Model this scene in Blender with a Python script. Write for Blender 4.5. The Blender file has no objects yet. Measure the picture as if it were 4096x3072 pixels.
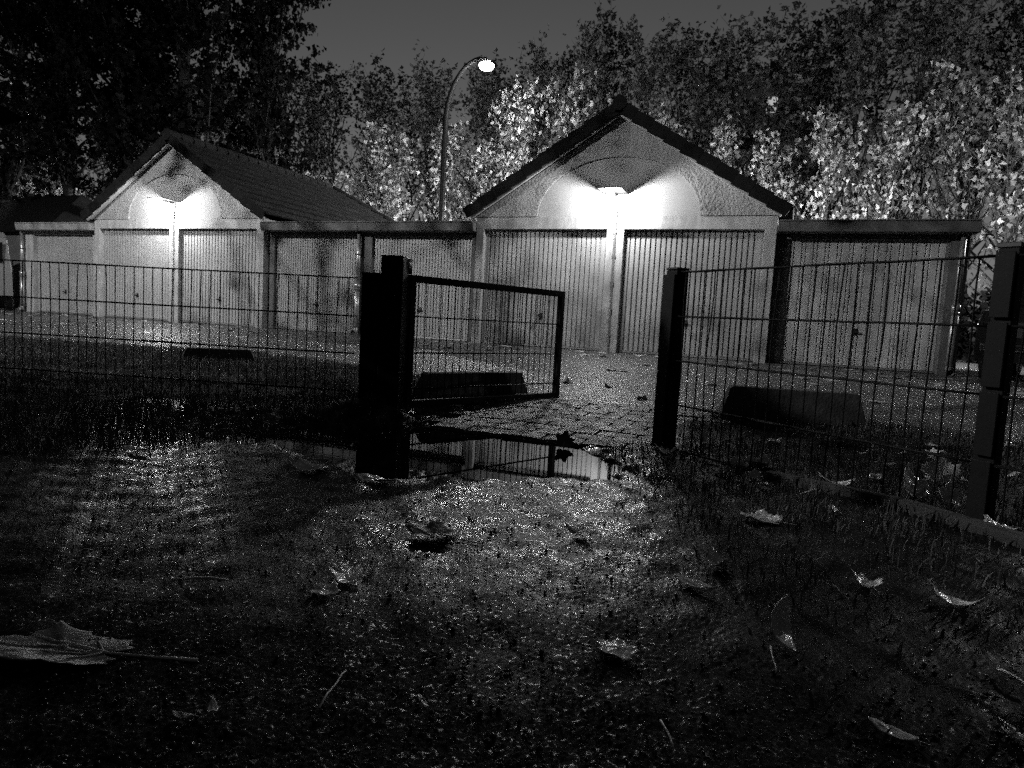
import bpy, math, random
import numpy as np
from mathutils import Vector, Matrix
S = bpy.context.scene
COL = S.collection
# ------------------------------------------------------------------ camera, sky, exposure
CAM_H = 0.437
cam = bpy.data.objects.new("camera", bpy.data.cameras.new("camera"))
COL.objects.link(cam)
cam.data.sensor_width = 36.0
cam.data.lens = 36.0 * 2708.6 / 4096.0
cam.data.clip_start = 0.02
cam.data.clip_end = 1000.0
_r = Vector((0.92605363, 0.37332836, 0.05523243))
_d = Vector((0.08532856, -0.06456378, -0.9942588))
_f = Vector((-0.36761899, 0.92544987, -0.09164509))
_m = Matrix((( _r.x, -_d.x, -_f.x), (_r.y, -_d.y, -_f.y), (_r.z, -_d.z, -_f.z))).to_4x4()
_m.translation = Vector((0, 0, CAM_H))
cam.matrix_world = _m
S.camera = cam

W = bpy.data.worlds.new("World")
S.world = W
W.use_nodes = True
wn, wl = W.node_tree.nodes, W.node_tree.links
wn.clear()
w_out = wn.new("ShaderNodeOutputWorld")
w_bg = wn.new("ShaderNodeBackground")
w_sky = wn.new("ShaderNodeTexSky")
w_sky.sky_type = 'NISHITA'
w_sky.sun_disc = False
w_sky.sun_elevation = math.radians(-4.0)
w_sky.sun_rotation = math.radians(-20.0)
w_bw = wn.new("ShaderNodeRGBToBW")
wl.new(w_sky.outputs[0], w_bw.inputs[0])
wl.new(w_bw.outputs[0], w_bg.inputs[0])
w_bg.inputs[1].default_value = SKY_STRENGTH = 1.25
wl.new(w_bg.outputs[0], w_out.inputs[0])

S.view_settings.view_transform = 'Standard'
S.view_settings.look = 'None'
S.view_settings.exposure = 0.0
S.view_settings.gamma = 1.0
S.cycles.use_denoising = False
S.cycles.caustics_reflective = False
S.cycles.caustics_refractive = False
S.cycles.max_bounces = 5
S.cycles.diffuse_bounces = 2
S.cycles.glossy_bounces = 3
S.cycles.sample_clamp_indirect = 2.0
S.cycles.sample_clamp_direct = 60.0

GABLE_LAMP = 1600.0     # emission of the two wall lamps
STREET_LAMP = 800.0     # emission of the street lamps on the lane
YARD_LAMP = 18500.0     # the street lamp on the near side of the yard
ADDED_LANE_LAMP = 2900.0      # unseen post lamps added behind the garages to light the trees

R = math.radians
# ------------------------------------------------------------------ materials
def mat(name, base, rough=0.7, spec=0.3, var=0.0, scale=5.0, bump=0.0, bscale=60.0, metal=0.0,
        trans=0.0, stain=0.0, emit=0.0, rvar=0.0, bdist=0.01, detail=6.0, island=0.0, stretch=None):
    m = bpy.data.materials.new(name)
    m.use_nodes = True
    n, l = m.node_tree.nodes, m.node_tree.links
    p = n["Principled BSDF"]
    p.inputs["Base Color"].default_value = (base, base, base, 1)
    p.inputs["Roughness"].default_value = rough
    p.inputs["Specular IOR Level"].default_value = spec
    p.inputs["Metallic"].default_value = metal
    tc = n.new("ShaderNodeTexCoord")
    src = tc.outputs["Object"]
    if stretch:
        mp = n.new("ShaderNodeMapping")
        mp.inputs["Scale"].default_value = stretch
        l.new(src, mp.inputs[0])
        src = mp.outputs[0]
    val = None
    if var or stain:
        t = n.new("ShaderNodeTexNoise")
        t.inputs["Scale"].default_value = scale
        t.inputs["Detail"].default_value = detail
        t.inputs["Roughness"].default_value = 0.65
        l.new(src, t.inputs["Vector"])
        r = n.new("ShaderNodeMapRange")
        r.inputs["From Min"].default_value = 0.3
        r.inputs["From Max"].default_value = 0.7
        r.inputs["To Min"].default_value = 1 - var
        r.inputs["To Max"].default_value = 1 + var
        l.new(t.outputs["Fac"], r.inputs["Value"])
        val = r.outputs["Result"]
        if stain:
            t2 = n.new("ShaderNodeTexNoise")
            t2.inputs["Scale"].default_value = scale * 0.35
            t2.inputs["Detail"].default_value = 8
            t2.inputs["Roughness"].default_value = 0.7
            mp2 = n.new("ShaderNodeMapping")
            mp2.inputs["Scale"].default_value = (3.0, 3.0, 0.6)
            l.new(tc.outputs["Object"], mp2.inputs[0])
            l.new(mp2.outputs[0], t2.inputs["Vector"])
            r2 = n.new("ShaderNodeMapRange")
            r2.inputs["From Min"].default_value = 0.35
            r2.inputs["From Max"].default_value = 0.6
            r2.inputs["To Min"].default_value = 1 - stain
            r2.inputs["To Max"].default_value = 1
            l.new(t2.outputs["Fac"], r2.inputs["Value"])
            mm = n.new("ShaderNodeMath"); mm.operation = 'MULTIPLY'
            l.new(val, mm.inputs[0]); l.new(r2.outputs["Result"], mm.inputs[1])
            val = mm.outputs[0]
    if island:
        g = n.new("ShaderNodeNewGeometry")
        r3 = n.new("ShaderNodeMapRange")
        r3.inputs["To Min"].default_value = 1 - island
        r3.inputs["To Max"].default_value = 1 + island
        l.new(g.outputs["Random Per Island"], r3.inputs["Value"])
        if val is None:
            val = r3.outputs["Result"]
        else:
            mm = n.new("ShaderNodeMath"); mm.operation = 'MULTIPLY'
            l.new(val, mm.inputs[0]); l.new(r3.outputs["Result"], mm.inputs[1])
            val = mm.outputs[0]
    colsock = None
    if val is not None:
        mx = n.new("ShaderNodeMath"); mx.operation = 'MULTIPLY'
        mx.inputs[1].default_value = base
        l.new(val, mx.inputs[0])
        cc = n.new("ShaderNodeCombineColor")
        for i in range(3):
            l.new(mx.outputs[0], cc.inputs[i])
        l.new(cc.outputs[0], p.inputs["Base Color"])
        colsock = cc.outputs[0]
    if rvar:
        t4 = n.new("ShaderNodeTexNoise")
        t4.inputs["Scale"].default_value = scale * 0.7
        t4.inputs["Detail"].default_value = 5
        l.new(src, t4.inputs["Vector"])
        r4 = n.new("ShaderNodeMapRange")
        r4.inputs["From Min"].default_value = 0.35
        r4.inputs["From Max"].default_value = 0.65
        r4.inputs["To Min"].default_value = max(0.02, rough - rvar)
        r4.inputs["To Max"].default_value = min(1, rough + rvar)
        l.new(t4.outputs["Fac"], r4.inputs["Value"])
        l.new(r4.outputs["Result"], p.inputs["Roughness"])
    if bump:
        t3 = n.new("ShaderNodeTexNoise")
        t3.inputs["Scale"].default_value = bscale
        t3.inputs["Detail"].default_value = 4
        l.new(tc.outputs["Object"], t3.inputs["Vector"])
        b = n.new("ShaderNodeBump")
        b.inputs["Strength"].default_value = bump
        b.inputs["Distance"].default_value = bdist
        l.new(t3.outputs["Fac"], b.inputs["Height"])
        l.new(b.outputs[0], p.inputs["Normal"])
    if trans:
        out = n["Material Output"]
        tr = n.new("ShaderNodeBsdfTranslucent")
        if colsock:
            l.new(colsock, tr.inputs[0])
        else:
            tr.inputs[0].default_value = (base, base, base, 1)
        ms = n.new("ShaderNodeMixShader")
        ms.inputs[0].default_value = trans
        l.new(p.outputs[0], ms.inputs[1])
        l.new(tr.outputs[0], ms.inputs[2])
        l.new(ms.outputs[0], out.inputs[0])
    if emit:
        p.inputs["Emission Color"].default_value = (1, 1, 1, 1)
        p.inputs["Emission Strength"].default_value = emit
    return m

M = dict(
    door=mat("door_paint", .42, .42, .4, var=.10, scale=3, stain=.15, bump=.15, bscale=9, bdist=.01),
    door_old=mat("door_paint_old", .62, .5, .4, var=.18, scale=4, stain=.4, bump=.15, bscale=9),
    frame=mat("concrete_frame", .5, .8, .2, var=.18, scale=6, stain=.35, bump=.3, bscale=80, bdist=.004),
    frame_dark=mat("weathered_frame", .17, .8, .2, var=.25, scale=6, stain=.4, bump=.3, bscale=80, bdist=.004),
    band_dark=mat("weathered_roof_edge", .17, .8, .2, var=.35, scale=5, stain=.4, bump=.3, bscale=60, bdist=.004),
    band=mat("roof_band_concrete", .36, .8, .2, var=.25, scale=5, stain=.45, bump=.3, bscale=60, bdist=.004),
    stucco=mat("rough_stucco", .42, .9, .1, var=.1, scale=6, stain=.25, bump=1.0, bscale=26, bdist=.03, detail=3),
    smooth=mat("smooth_render", .42, .85, .1, var=.07, scale=4, bump=.1, bscale=60, bdist=.003),
    trim=mat("verge_board", .45, .7, .2, var=.15, scale=8),
    tile=mat("roof_tile", .012, .9, .08, var=.3, scale=9, bump=.4, bscale=50, island=.35),
    rubber=mat("dark_rubber", .03, .6, .3),
    black=mat("black_plastic", .02, .4, .4),
    zinc=mat("zinc_pipe", .5, .35, .5, var=.2, scale=12, metal=.7),
    fence=mat("fence_paint", .007, .55, .12, var=.3, scale=20, bump=.15, bscale=120, bdist=.002),
    steel=mat("worn_steel", .25, .35, .5, metal=.9, var=.3, scale=40),
    concrete=mat("wheel_stop_concrete", .08, .85, .2, var=.35, scale=9, bump=.6, bscale=70, bdist=.006),
    kerb=mat("kerb_concrete", .035, .85, .2, var=.35, scale=12, bump=.6, bscale=90, bdist=.005),
    asphalt=mat("wet_asphalt", .07, .36, .5, var=.6, scale=70, detail=9, bump=1.0, bscale=130, bdist=.014, rvar=.10),
    soil=mat("dark_soil", .02, .9, .15, var=.4, scale=6, bump=.8, bscale=40),
    bark=mat("bark", .06, .9, .1, var=.4, scale=10, bump=.5, bscale=30),
    bark_dark=mat("dark_bark", .025, .9, .1, var=.4, scale=10, bump=.5, bscale=30),
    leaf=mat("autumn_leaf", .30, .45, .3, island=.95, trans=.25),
    leaf_dark=mat("dark_leaf", .006, .7, .05, island=.5, trans=.1),  # tone pushed near black so the left trees look unlit
    fallen=mat("fallen_leaf", .6, .25, 1.0, var=.3, scale=30, trans=.15, bump=.4, bscale=150, bdist=.003),
    fallen_dim=mat("dull_fallen_leaf", .17, .4, .4, var=.5, scale=25, bump=.5, bscale=120, bdist=.003),
    fallen_dark=mat("wet_dark_leaf", .07, .4, .4, var=.4, scale=30, bump=.4, bscale=150, bdist=.003),
    petiole=mat("leaf_stalk", .7, .4, .6),
    grass=mat("grass_blades", .045, .5, .25, island=.7, trans=.15),
    twig=mat("twig_wood", .12, .8, .2, var=.3, scale=40),
    van=mat("van_paint", .2, .3, .5, var=.1, scale=2),
    car=mat("dark_car_paint", .012, .12, .6),
    glass=mat("dark_glass", .01, .05, .6),
    chrome=mat("chrome", .7, .12, .5, metal=1.0),
    lens=mat("lamp_lens", .5, .08, .6),
    wallp=mat("outbuilding_render", .16, .85, .15, var=.2, scale=3),
    block=mat("apartment_facade", .3, .9, .1, var=.15, scale=1),
    lit=mat("lit_window", .5, .5, .2, emit=.4),
    housing=mat("lamp_housing", .06, .5, .4),
    pole=mat("lamp_pole_paint", .004, .4, .2),
    bulb=mat("glowing_diffuser", .8, .5, .2, emit=GABLE_LAMP),
    bowl=mat("glowing_lamp_bowl", .8, .5, .2, emit=STREET_LAMP),
    bowl_yard=mat("glowing_yard_bowl", .8, .5, .2, emit=YARD_LAMP),
    bowl_right=mat("glowing_bright_bowl", .8, .5, .2, emit=2200.0),
    globe=mat("glowing_globe", .8, .5, .2, emit=ADDED_LANE_LAMP),
    leaf_dim=mat("unlit_autumn_leaf", .07, .6, .2, island=.5, trans=.2),  # darker copy of the autumn leaf, missing lamp light put into its tone
)

# ------------------------------------------------------------------ mesh helpers
class MB:
    def __init__(s):
        s.v = []; s.f = []
    def add(s, vs, fs):
        o = len(s.v)
        s.v += [tuple(v) for v in vs]
        s.f += [tuple(i + o for i in f) for f in fs]
        return s
    def box(s, x0, x1, y0, y1, z0, z1):
        vs = [(x, y, z) for z in (z0, z1) for y in (y0, y1) for x in (x0, x1)]
        return s.add(vs, [(0, 2, 3, 1), (4, 5, 7, 6), (0, 1, 5, 4), (2, 6, 7, 3), (0, 4, 6, 2), (1, 3, 7, 5)])
    def obox(s, c, ax, ay, az):   # oriented box: centre and three half axis vectors
        c, ax, ay, az = map(Vector, (c, ax, ay, az))
        vs = [c + ax * i + ay * j + az * k for k in (-1, 1) for j in (-1, 1) for i in (-1, 1)]
        return s.add(vs, [(0, 2, 3, 1), (4, 5, 7, 6), (0, 1, 5, 4), (2, 6, 7, 3), (0, 4, 6, 2), (1, 3, 7, 5)])
    def tube(s, pts, rad, n=8, cap=True):
        pts = [Vector(p) for p in pts]
        if not hasattr(rad, '__len__'):
            rad = [rad] * len(pts)
        o = len(s.v)
        ref = None
        for i, p in enumerate(pts):
            t = (pts[min(i + 1, len(pts) - 1)] - pts[max(i - 1, 0)]).normalized()
            if ref is None:
                ref = Vector((0, 0, 1)) if abs(t.z) < .9 else Vector((1, 0, 0))
            a = t.cross(ref).normalized()
            b = t.cross(a).normalized()
            ref = -b if False else ref
            for k in range(n):
                an = 2 * math.pi * k / n
                s.v.append(tuple(p + (a * math.cos(an) + b * math.sin(an)) * rad[i]))
        for i in range(len(pts) - 1):
            for k in range(n):
                k2 = (k + 1) % n
                s.f.append((o + i * n + k, o + i * n + k2, o + (i + 1) * n + k2, o + (i + 1) * n + k))
        if cap:
            s.f.append(tuple(o + k for k in range(n))[::-1])
            s.f.append(tuple(o + (len(pts) - 1) * n + k for k in range(n)))
        return s
    def ngon_prism(s, pts2, y0, y1):    # polygon in XZ extruded along Y
        n = len(pts2)
        vs = [(x, y0, z) for x, z in pts2] + [(x, y1, z) for x, z in pts2]
        fs = [tuple(range(n)), tuple(range(2 * n - 1, n - 1, -1))]
        fs += [(i, n + i, n + (i + 1) % n, (i + 1) % n) for i in range(n)]
        return s.add(vs, fs)
    def ell(s, c, rx, ry, rz, nu=12, nv=7):
        vs = []; fs = []
        for j in range(nv + 1):
            th = math.pi * j / nv
            for i in range(nu):
                ph = 2 * math.pi * i / nu
                vs.append((c[0] + rx * math.sin(th) * math.cos(ph), c[1] + ry * math.sin(th) * math.sin(ph), c[2] + rz * math.cos(th)))
        for j in range(nv):
            for i in range(nu):
                i2 = (i + 1) % nu
                fs.append((j * nu + i, (j + 1) * nu + i, (j + 1) * nu + i2, j * nu + i2))
        return s.add(vs, fs)
    def build(s, name, m, parent=None, smooth=False, loc=None, bevel=0.0):
        me = bpy.data.meshes.new(name)
        me.from_pydata(s.v, [], s.f)
        me.update()
        return link(name, me, m, parent, smooth, loc, bevel)

def link(name, me, m, parent=None, smooth=False, loc=None, bevel=0.0):
    me.materials.append(m)
    if smooth:
        me.polygons.foreach_set("use_smooth", [True] * len(me.polygons))
    o = bpy.data.objects.new(name, me)
    COL.objects.link(o)
    if parent: o.parent = parent
    if loc is not None: o.location = loc
    if bevel:
        b = o.modifiers.new("bevel", 'BEVEL')
        b.width = bevel; b.segments = 2; b.limit_method = 'ANGLE'; b.angle_limit = R(40)
    return o

def np_mesh(name, V, F, m, parent=None, smooth=False):
    """V (n,3) array, F (k,c) array of equal-size faces"""
    V = np.asarray(V, np.float32); F = np.asarray(F, np.int32)
    me = bpy.data.meshes.new(name)
    me.vertices.add(len(V)); me.vertices.foreach_set("co", V.ravel())
    c = F.shape[1]
    me.loops.add(F.size); me.loops.foreach_set("vertex_index", F.ravel())
    me.polygons.add(len(F))
    me.polygons.foreach_set("loop_start", np.arange(0, F.size, c, dtype=np.int32))
    me.polygons.foreach_set("loop_total", np.full(len(F), c, np.int32))
    me.update(calc_edges=True)
    return link(name, me, m, parent, smooth)

def tag(o, label=None, cat=None, group=None, kind=None):
    if label: o['label'] = label
    if cat: o['category'] = cat
    if group: o['group'] = group
    if kind: o['kind'] = kind
    return o

def thing(name, label, cat, loc=(0, 0, 0), rz=0.0, group=None):
    o = bpy.data.objects.new(name, None)
    COL.objects.link(o)
    o.empty_display_size = .1
    o.location = loc; o.rotation_euler = (0, 0, rz)
    return tag(o, label, cat, group)

def dup(o, parent=None):
    c = o.copy(); COL.objects.link(c)
    if parent: c.parent = parent
    for ch in list(o.children):
        dup(ch, c)
    return c

# ------------------------------------------------------------------ terrain height
def smooth(a, b, x):
    t = np.clip((x - a) / (b - a), 0, 1)
    return t * t * (3 - 2 * t)

PUDDLE_Z = -0.143
_rs = np.random.RandomState(5)
_waves = [(_rs.uniform(-1, 1, 2) * k, _rs.uniform(0, 6.28), .012 / (1 + .25 * k)) for k in (1.5, 2.5, 4, 6, 9, 13, 18, 24) for _ in range(2)]
def height(x, y):
    x = np.asarray(x, float); y = np.asarray(y, float)
    h = -0.12 + 0.04 * smooth(3.1, 4.5, y) + 0.08 * smooth(4.5, 9.5, y)
    u = np.zeros_like(x)
    for k, ph, a in _waves:
        u = u + a * np.sin(k[0] * 3 * x + k[1] * 3 * y + ph)
    near = 1 - smooth(3.4, 4.3, y)
    h = h + u * near * .34
    # puddle basin in front of the paving
    e = ((x + 1.38) / .72) ** 2 + ((y - 2.72) / .50) ** 2 + u * 13
    h = h - 0.075 * (1 - smooth(.55, 1.7, e))
    # shallow track running on from it to the left
    e2 = ((x + 2.0) / .62) ** 2 + ((y - 2.45) / .34) ** 2 + u * 12
    h = h - 0.045 * (1 - smooth(.3, 1.6, e2))
    # grass banks stand a little higher
    h = h + 0.03 * smooth(.12, .6, x + .30 - .05 * (y - 2)) * smooth(1.2, 2.4, y) * (1 - smooth(3.9, 4.6, y))
    h = h + 0.035 * smooth(.05, .5, -(x + 1.95) + .25 * (y - 2.6)) * smooth(1.6, 2.6, y) * (1 - smooth(4.3, 5.4, y))
    h = h + .085 * np.exp(-((x + 2.02) / .26) ** 2 - ((y - 3.10) / .17) ** 2)
    return h
def hz(x, y):
    return float(height(np.array([x]), np.array([y]))[0])

def ray(px, py):
    return _r * ((px - 2048) / 2708.6) + _d * ((py - 1536) / 2708.6) + _f
def ground_at(px, py, it=6):
    """where the sight line through a photo point meets the ground"""
    v = ray(px, py); z = -0.12
    for _ in range(it):
        t = (z - CAM_H) / v.z
        z = hz(v.x * t, v.y * t)
    return Vector((v.x * t, v.y * t, z)), t

def worley(x, y, cell, seed, jit=.9):
    gx = np.floor(x / cell).astype(int); gy = np.floor(y / cell).astype(int)
    best = np.full(x.shape, 9.0); rid = np.zeros(x.shape)
    def h2(a, b, k):
        n = (a * 374761393 + b * 668265263 + k * 2147483647 + seed * 974711) & 0x7fffffff
        n = ((n ^ (n >> 13)) * 1274126177) & 0x7fffffff
        return ((n ^ (n >> 16)) & 0xffff) / 65535.0
    for i in (-1, 0, 1):
        for j in (-1, 0, 1):
            cx = gx + i; cy = gy + j
            px = (cx + .5 + (h2(cx, cy, 1) - .5) * jit) * cell
            py = (cy + .5 + (h2(cx, cy, 2) - .5) * jit) * cell
            d = np.hypot(x - px, y - py) / cell
            m = d < best
            best = np.where(m, d, best); rid = np.where(m, h2(cx, cy, 3), rid)
    return best, rid

# ------------------------------------------------------------------ ground, yard, paving, puddle
def grid_mesh(name, xs, ys, zf, m, kind='structure', smooth_=True):
    X, Y = np.meshgrid(xs, ys)
    Z = zf(X, Y)
    V = np.stack([X, Y, Z], -1).reshape(-1, 3)
    nx, ny = len(xs), len(ys)
    a = (np.arange(ny - 1)[:, None] * nx + np.arange(nx - 1)[None]).ravel()
    F = np.stack([a, a + 1, a + nx + 1, a + nx], 1)
    o = np_mesh(name, V, F, m, None, smooth_)
    return tag(o, kind=kind)

xs = np.concatenate([-np.geomspace(300, 8, 18), np.linspace(-7.5, 4, 60), np.geomspace(5, 300, 18)])
ys = np.concatenate([-np.geomspace(300, 1, 16), np.linspace(-.5, 9.5, 60), np.geomspace(10.5, 300, 18)])
grid_mesh("ground", xs, ys, lambda x, y: height(x, y) - .05 - .04 * (y < 4.2), M['soil'])

# asphalt yard before the garages: front edge follows the grass
edge = [(-40, 3.2), (-8.3, 4.98), (-6.85, 5.4), (-5.3, 5.8), (-3.7, 5.4), (-2.84, 4.95), (-2.0, 4.42), (-.6, 4.40), (.3, 4.72), (2.5, 4.75), (6, 4.6), (30, 4.2)]
exs = np.concatenate([np.linspace(-40, -9, 12), np.linspace(-8.6, 4, 90), np.linspace(4.6, 30, 12)])
ey = np.interp(exs, [e[0] for e in edge], [e[1] for e in edge])
tt = np.concatenate([np.linspace(0, .3, 30), np.linspace(.34, 1, 14)])
V = []
for t in tt:
    yy = ey + (26 - ey) * t
    if t == 0:
        yy = yy + .05 * np.sin(exs * 9) + .03 * np.sin(exs * 23 + 1)
    V.append(np.stack([exs, yy, height(exs, yy) + .004 - (.03 if t == 0 else 0)], -1))
V = np.concatenate(V)
nx = len(exs)
a = (np.arange(len(tt) - 1)[:, None] * nx + np.arange(nx - 1)[None]).ravel()
tag(np_mesh("asphalt_yard", V, np.stack([a, a + 1, a + nx + 1, a + nx], 1), M['asphalt'], None, True), kind='structure')

# near gravel path: a pebbled height field, fine near the camera
th = np.linspace(R(-66), R(40), 780)
rr = np.geomspace(.50, 4.15, 560)
TH, RR = np.meshgrid(th, rr)
GX = RR * np.sin(TH); GY = RR * np.cos(TH)
def pebbles(x, y):
    d1, i1 = worley(x, y, .0078, 3)
    p = np.sqrt(np.clip(1 - (d1 / .62) ** 2, 0, 1)) * .0023 * (.2 + .9 * i1)
    return p
GZ = height(GX, GY) + pebbles(GX, GY) - .004
GZ = np.where(GY > 3.085, np.minimum(GZ, -.2), GZ) 
V = np.stack([GX, GY, GZ], -1).reshape(-1, 3)
nx = len(th)
a = (np.arange(len(rr) - 1)[:, None] * nx + np.arange(nx - 1)[None]).ravel()
F = np.stack([a, a + nx, a + nx + 1, a + 1], 1)
keep = (GY[:-1, :-1] < 3.10).ravel() | (GX[:-1, :-1] < -1.80).ravel() | (GX[:-1, :-1] > -.52).ravel()
def gravel_material():
    """dark grit: a glossy water film round the puddle, merely damp farther out"""
    m = mat("wet_gravel", .006, .2, .35, var=.6, scale=30, bump=.22, bscale=420, bdist=.003)
    n, l = m.node_tree.nodes, m.node_tree.links
    p = n["Principled BSDF"]
    tc = n.new("ShaderNodeTexCoord")
    def noise(scale, detail=5):
        t = n.new("ShaderNodeTexNoise"); t.inputs["Scale"].default_value = scale; t.inputs["Detail"].default_value = detail
        l.new(tc.outputs["Object"], t.inputs["Vector"]); return t.outputs["Fac"]
    def math_(op, a_, b_):
        q = n.new("ShaderNodeMath"); q.operation = op
        for i, v in enumerate((a_, b_)):
            if isinstance(v, (int, float)): q.inputs[i].default_value = v
            else: l.new(v, q.inputs[i])
        return q.outputs[0]
    def ramp(v, f0, f1, t0, t1, sm=True):
        r = n.new("ShaderNodeMapRange"); r.interpolation_type = 'SMOOTHSTEP' if sm else 'LINEAR'
        for k, val in zip(("From Min", "From Max", "To Min", "To Max"), (f0, f1, t0, t1)): r.inputs[k].default_value = val
        l.new(v, r.inputs["Value"]); return r.outputs["Result"]
    d = n.new("ShaderNodeVectorMath"); d.operation = 'DISTANCE'
    mp = n.new("ShaderNodeMapping"); mp.inputs["Scale"].default_value = (.62, 1.0, 0)
    l.new(tc.outputs["Object"], mp.inputs[0]); l.new(mp.outputs[0], d.inputs[0])
    d.inputs[1].default_value = (-1.15 * .62, 2.45, 0)
    far = math_('ADD', d.outputs["Value"], math_('MULTIPLY', math_('SUBTRACT', noise(3.2), .5), .9))
    damp = ramp(far, .70, 1.65, 0, 1)                       # 0 wet, 1 only damp
    patch = ramp(noise(12, 3), .38, .56, 0, 1)               # dull crumbs of earth in the film
    crumb = ramp(noise(55, 3), .46, .56, 0, 1)
    dry = math_('MAXIMUM', damp, math_('MULTIPLY', math_('MAXIMUM', patch, crumb), .72))
    grain = math_('MULTIPLY', ramp(noise(95, 2), .57, .64, 0, 1), .6)   # wet grains glinting in the dull earth
    dry = math_('MULTIPLY', dry, math_('SUBTRACT', 1.0, grain))
    l.new(ramp(dry, 0, 1, .11, .66, False), p.inputs["Roughness"])
    l.new(ramp(dry, 0, 1, .5, .03, False), p.inputs["Specular IOR Level"])
    return m
gz_fix = np.where((GX < -1.80) | (GX > -.52), height(GX, GY) + pebbles(GX, GY) - .004, GZ)
V[:, 2] = gz_fix.ravel()
tag(np_mesh("gravel_path", V, F[keep], gravel_material(), None, True), kind='structure')

# loose stones and crumbs on the path
def loose_stones(n, seed):
    rs_ = np.random.RandomState(seed)
    a_ = rs_.uniform(R(-64), R(38), n); r_ = .55 * (3.6 / .55) ** rs_.uniform(0, 1, n)
    x = r_ * np.sin(a_); y = r_ * np.cos(a_)
    k = (y < 3.0); x, y = x[k], y[k]; n = len(x)
    sz = np.minimum(rs_.gamma(1.6, .0009, n) + .0011, .0065)
    z = height(x, y) + sz * .1
    base = np.array([[1, 0, 0], [-1, 0, 0], [0, 1, 0], [0, -1, 0], [0, 0, .75], [0, 0, -.7]], float)
    V = base[None] * sz[:, None, None] * rs_.uniform(.6, 1.35, (n, 6, 1))
    an = rs_.uniform(0, 6.28, n); c, s_ = np.cos(an), np.sin(an)
    X = V[..., 0] * c[:, None] - V[..., 1] * s_[:, None]; Y = V[..., 0] * s_[:, None] + V[..., 1] * c[:, None]
    V = np.stack([X + x[:, None], Y + y[:, None], V[..., 2] + z[:, None]], -1).reshape(-1, 3)
    tri = np.array([[0, 2, 4], [2, 1, 4], [1, 3, 4], [3, 0, 4], [2, 0, 5], [1, 2, 5], [3, 1, 5], [0, 3, 5]])
    F = (np.arange(n)[:, None, None] * 6 + tri[None]).reshape(-1, 3)
    m = mat("path_grit", .018, .34, .4, island=.8)
    return tag(np_mesh("grit", V, F, m, None, True), "loose wet grit and crumbs on the path", "grit", kind='stuff')
loose_stones(15000, 12)

# water standing in the hollow
def water_material():
    m = mat("puddle_water", .004, .0, .5)
    p = m.node_tree.nodes["Principled BSDF"]
    p.inputs["IOR"].default_value = 1.333
    p.inputs["Roughness"].default_value = 0.0
    return m
wx = np.linspace(-3.3, -.3, 40); wy = np.linspace(1.75, 3.098, 30)
grid_mesh("puddle", wx, wy, lambda x, y: np.full_like(x, PUDDLE_Z), water_material())

# interlocking paving between the gate posts
def pave_z(x, y):
    return -.128 + .048 * np.clip((y - 3.1) / 1.3, 0, 1)
pv = MB()
rngp = random.Random(4)
PL, PW, G = .205, .128, .005
row = 0
y = 3.105
while y < 4.46:
    off = (row % 2) * PL / 2
    x = -2.3 + off - PL
    while x < -.25:
        dz = rngp.uniform(-.003, .003); tx = rngp.uniform(-.012, .012); ty = rngp.uniform(-.012, .012)
        # a block with waisted long sides
        w = .016
        prof = [(0, 0), (PL * .25, w), (PL * .75, w), (PL, 0), (PL, PW), (PL * .75, PW + w), (PL * .25, PW + w), (0, PW)]
        cx, cy = x + PL / 2, y + PW / 2
        c = rngp.uniform(.97, .985)
        top = []; low = []
        for (u, v_) in prof:
            qx, qy = x + u, y + v_
            ix, iy = cx + (qx - cx) * c, cy + (qy - cy) * c
            zz = float(pave_z(ix, iy)) + dz + tx * (ix - cx) + ty * (iy - cy)
            top.append((cx + (ix - cx) * .955, cy + (iy - cy) * .955, zz))
            low.append((ix, iy, zz - .007))
        bot = [(q[0], q[1], q[2] - .06) for q in low]
        vs = top + low + bot
        fs = [tuple(range(8))]
        for i in range(8):
            j = (i + 1) % 8
            fs.append((i, 8 + i, 8 + j, j)); fs.append((8 + i, 16 + i, 16 + j, 8 + j))
        if -1.76 < cx < -.40 + .1 * (y - 3.1):
            pv.add(vs, fs)
        x += PL
    y += PW
    row += 1
M['paver'] = mat("paving_block", .13, .5, .45, var=.35, scale=14, bump=1.0, bscale=190, bdist=.006, island=.25, rvar=.1)
tag(pv.build("paving", M['paver']), kind='structure')
tag(MB().box(-1.72, -.36, 3.092, 3.1045, -.26, -.136).build("paving_edge", M['kerb'], bevel=.006), kind='structure')
ps = MB()
ps.add([(-1.83, 3.106, -.15), (-.3, 3.106, -.15), (-.3, 4.6, -.094), (-1.83, 4.6, -.094)], [(0, 1, 2, 3)])
tag(ps.build("paving_bed", M['soil']), kind='structure')

# concrete edging strip along the right fence
kb = MB()
kp = [(-.02, 2.80), (.10, 2.685), (.392, 2.471), (.70, 2.165), (1.3, 1.58)]
for (x0, y0), (x1, y1) in zip(kp[:-1], kp[1:]):
    d = Vector((x1 - x0, y1 - y0, 0)); nrm = Vector((-d.y, d.x, 0)).normalized() * .025
    c = Vector(((x0 + x1) / 2, (y0 + y1) / 2, (hz(x0, y0) + hz(x1, y1)) / 2 - .03))
    dz_ = Vector((0, 0, hz(x1, y1) - hz(x0, y0)))
    kb.obox(c, (d + dz_) * .498, nrm, (0, 0, .062))
tag(kb.build("kerb", M['kerb'], bevel=.012), kind='structure')

# ------------------------------------------------------------------ garages
GY0 = 11.5          # face of the gabled garages
FY0 = 11.66         # face of the flat-roofed garages
DOOR_H = 2.1

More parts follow.
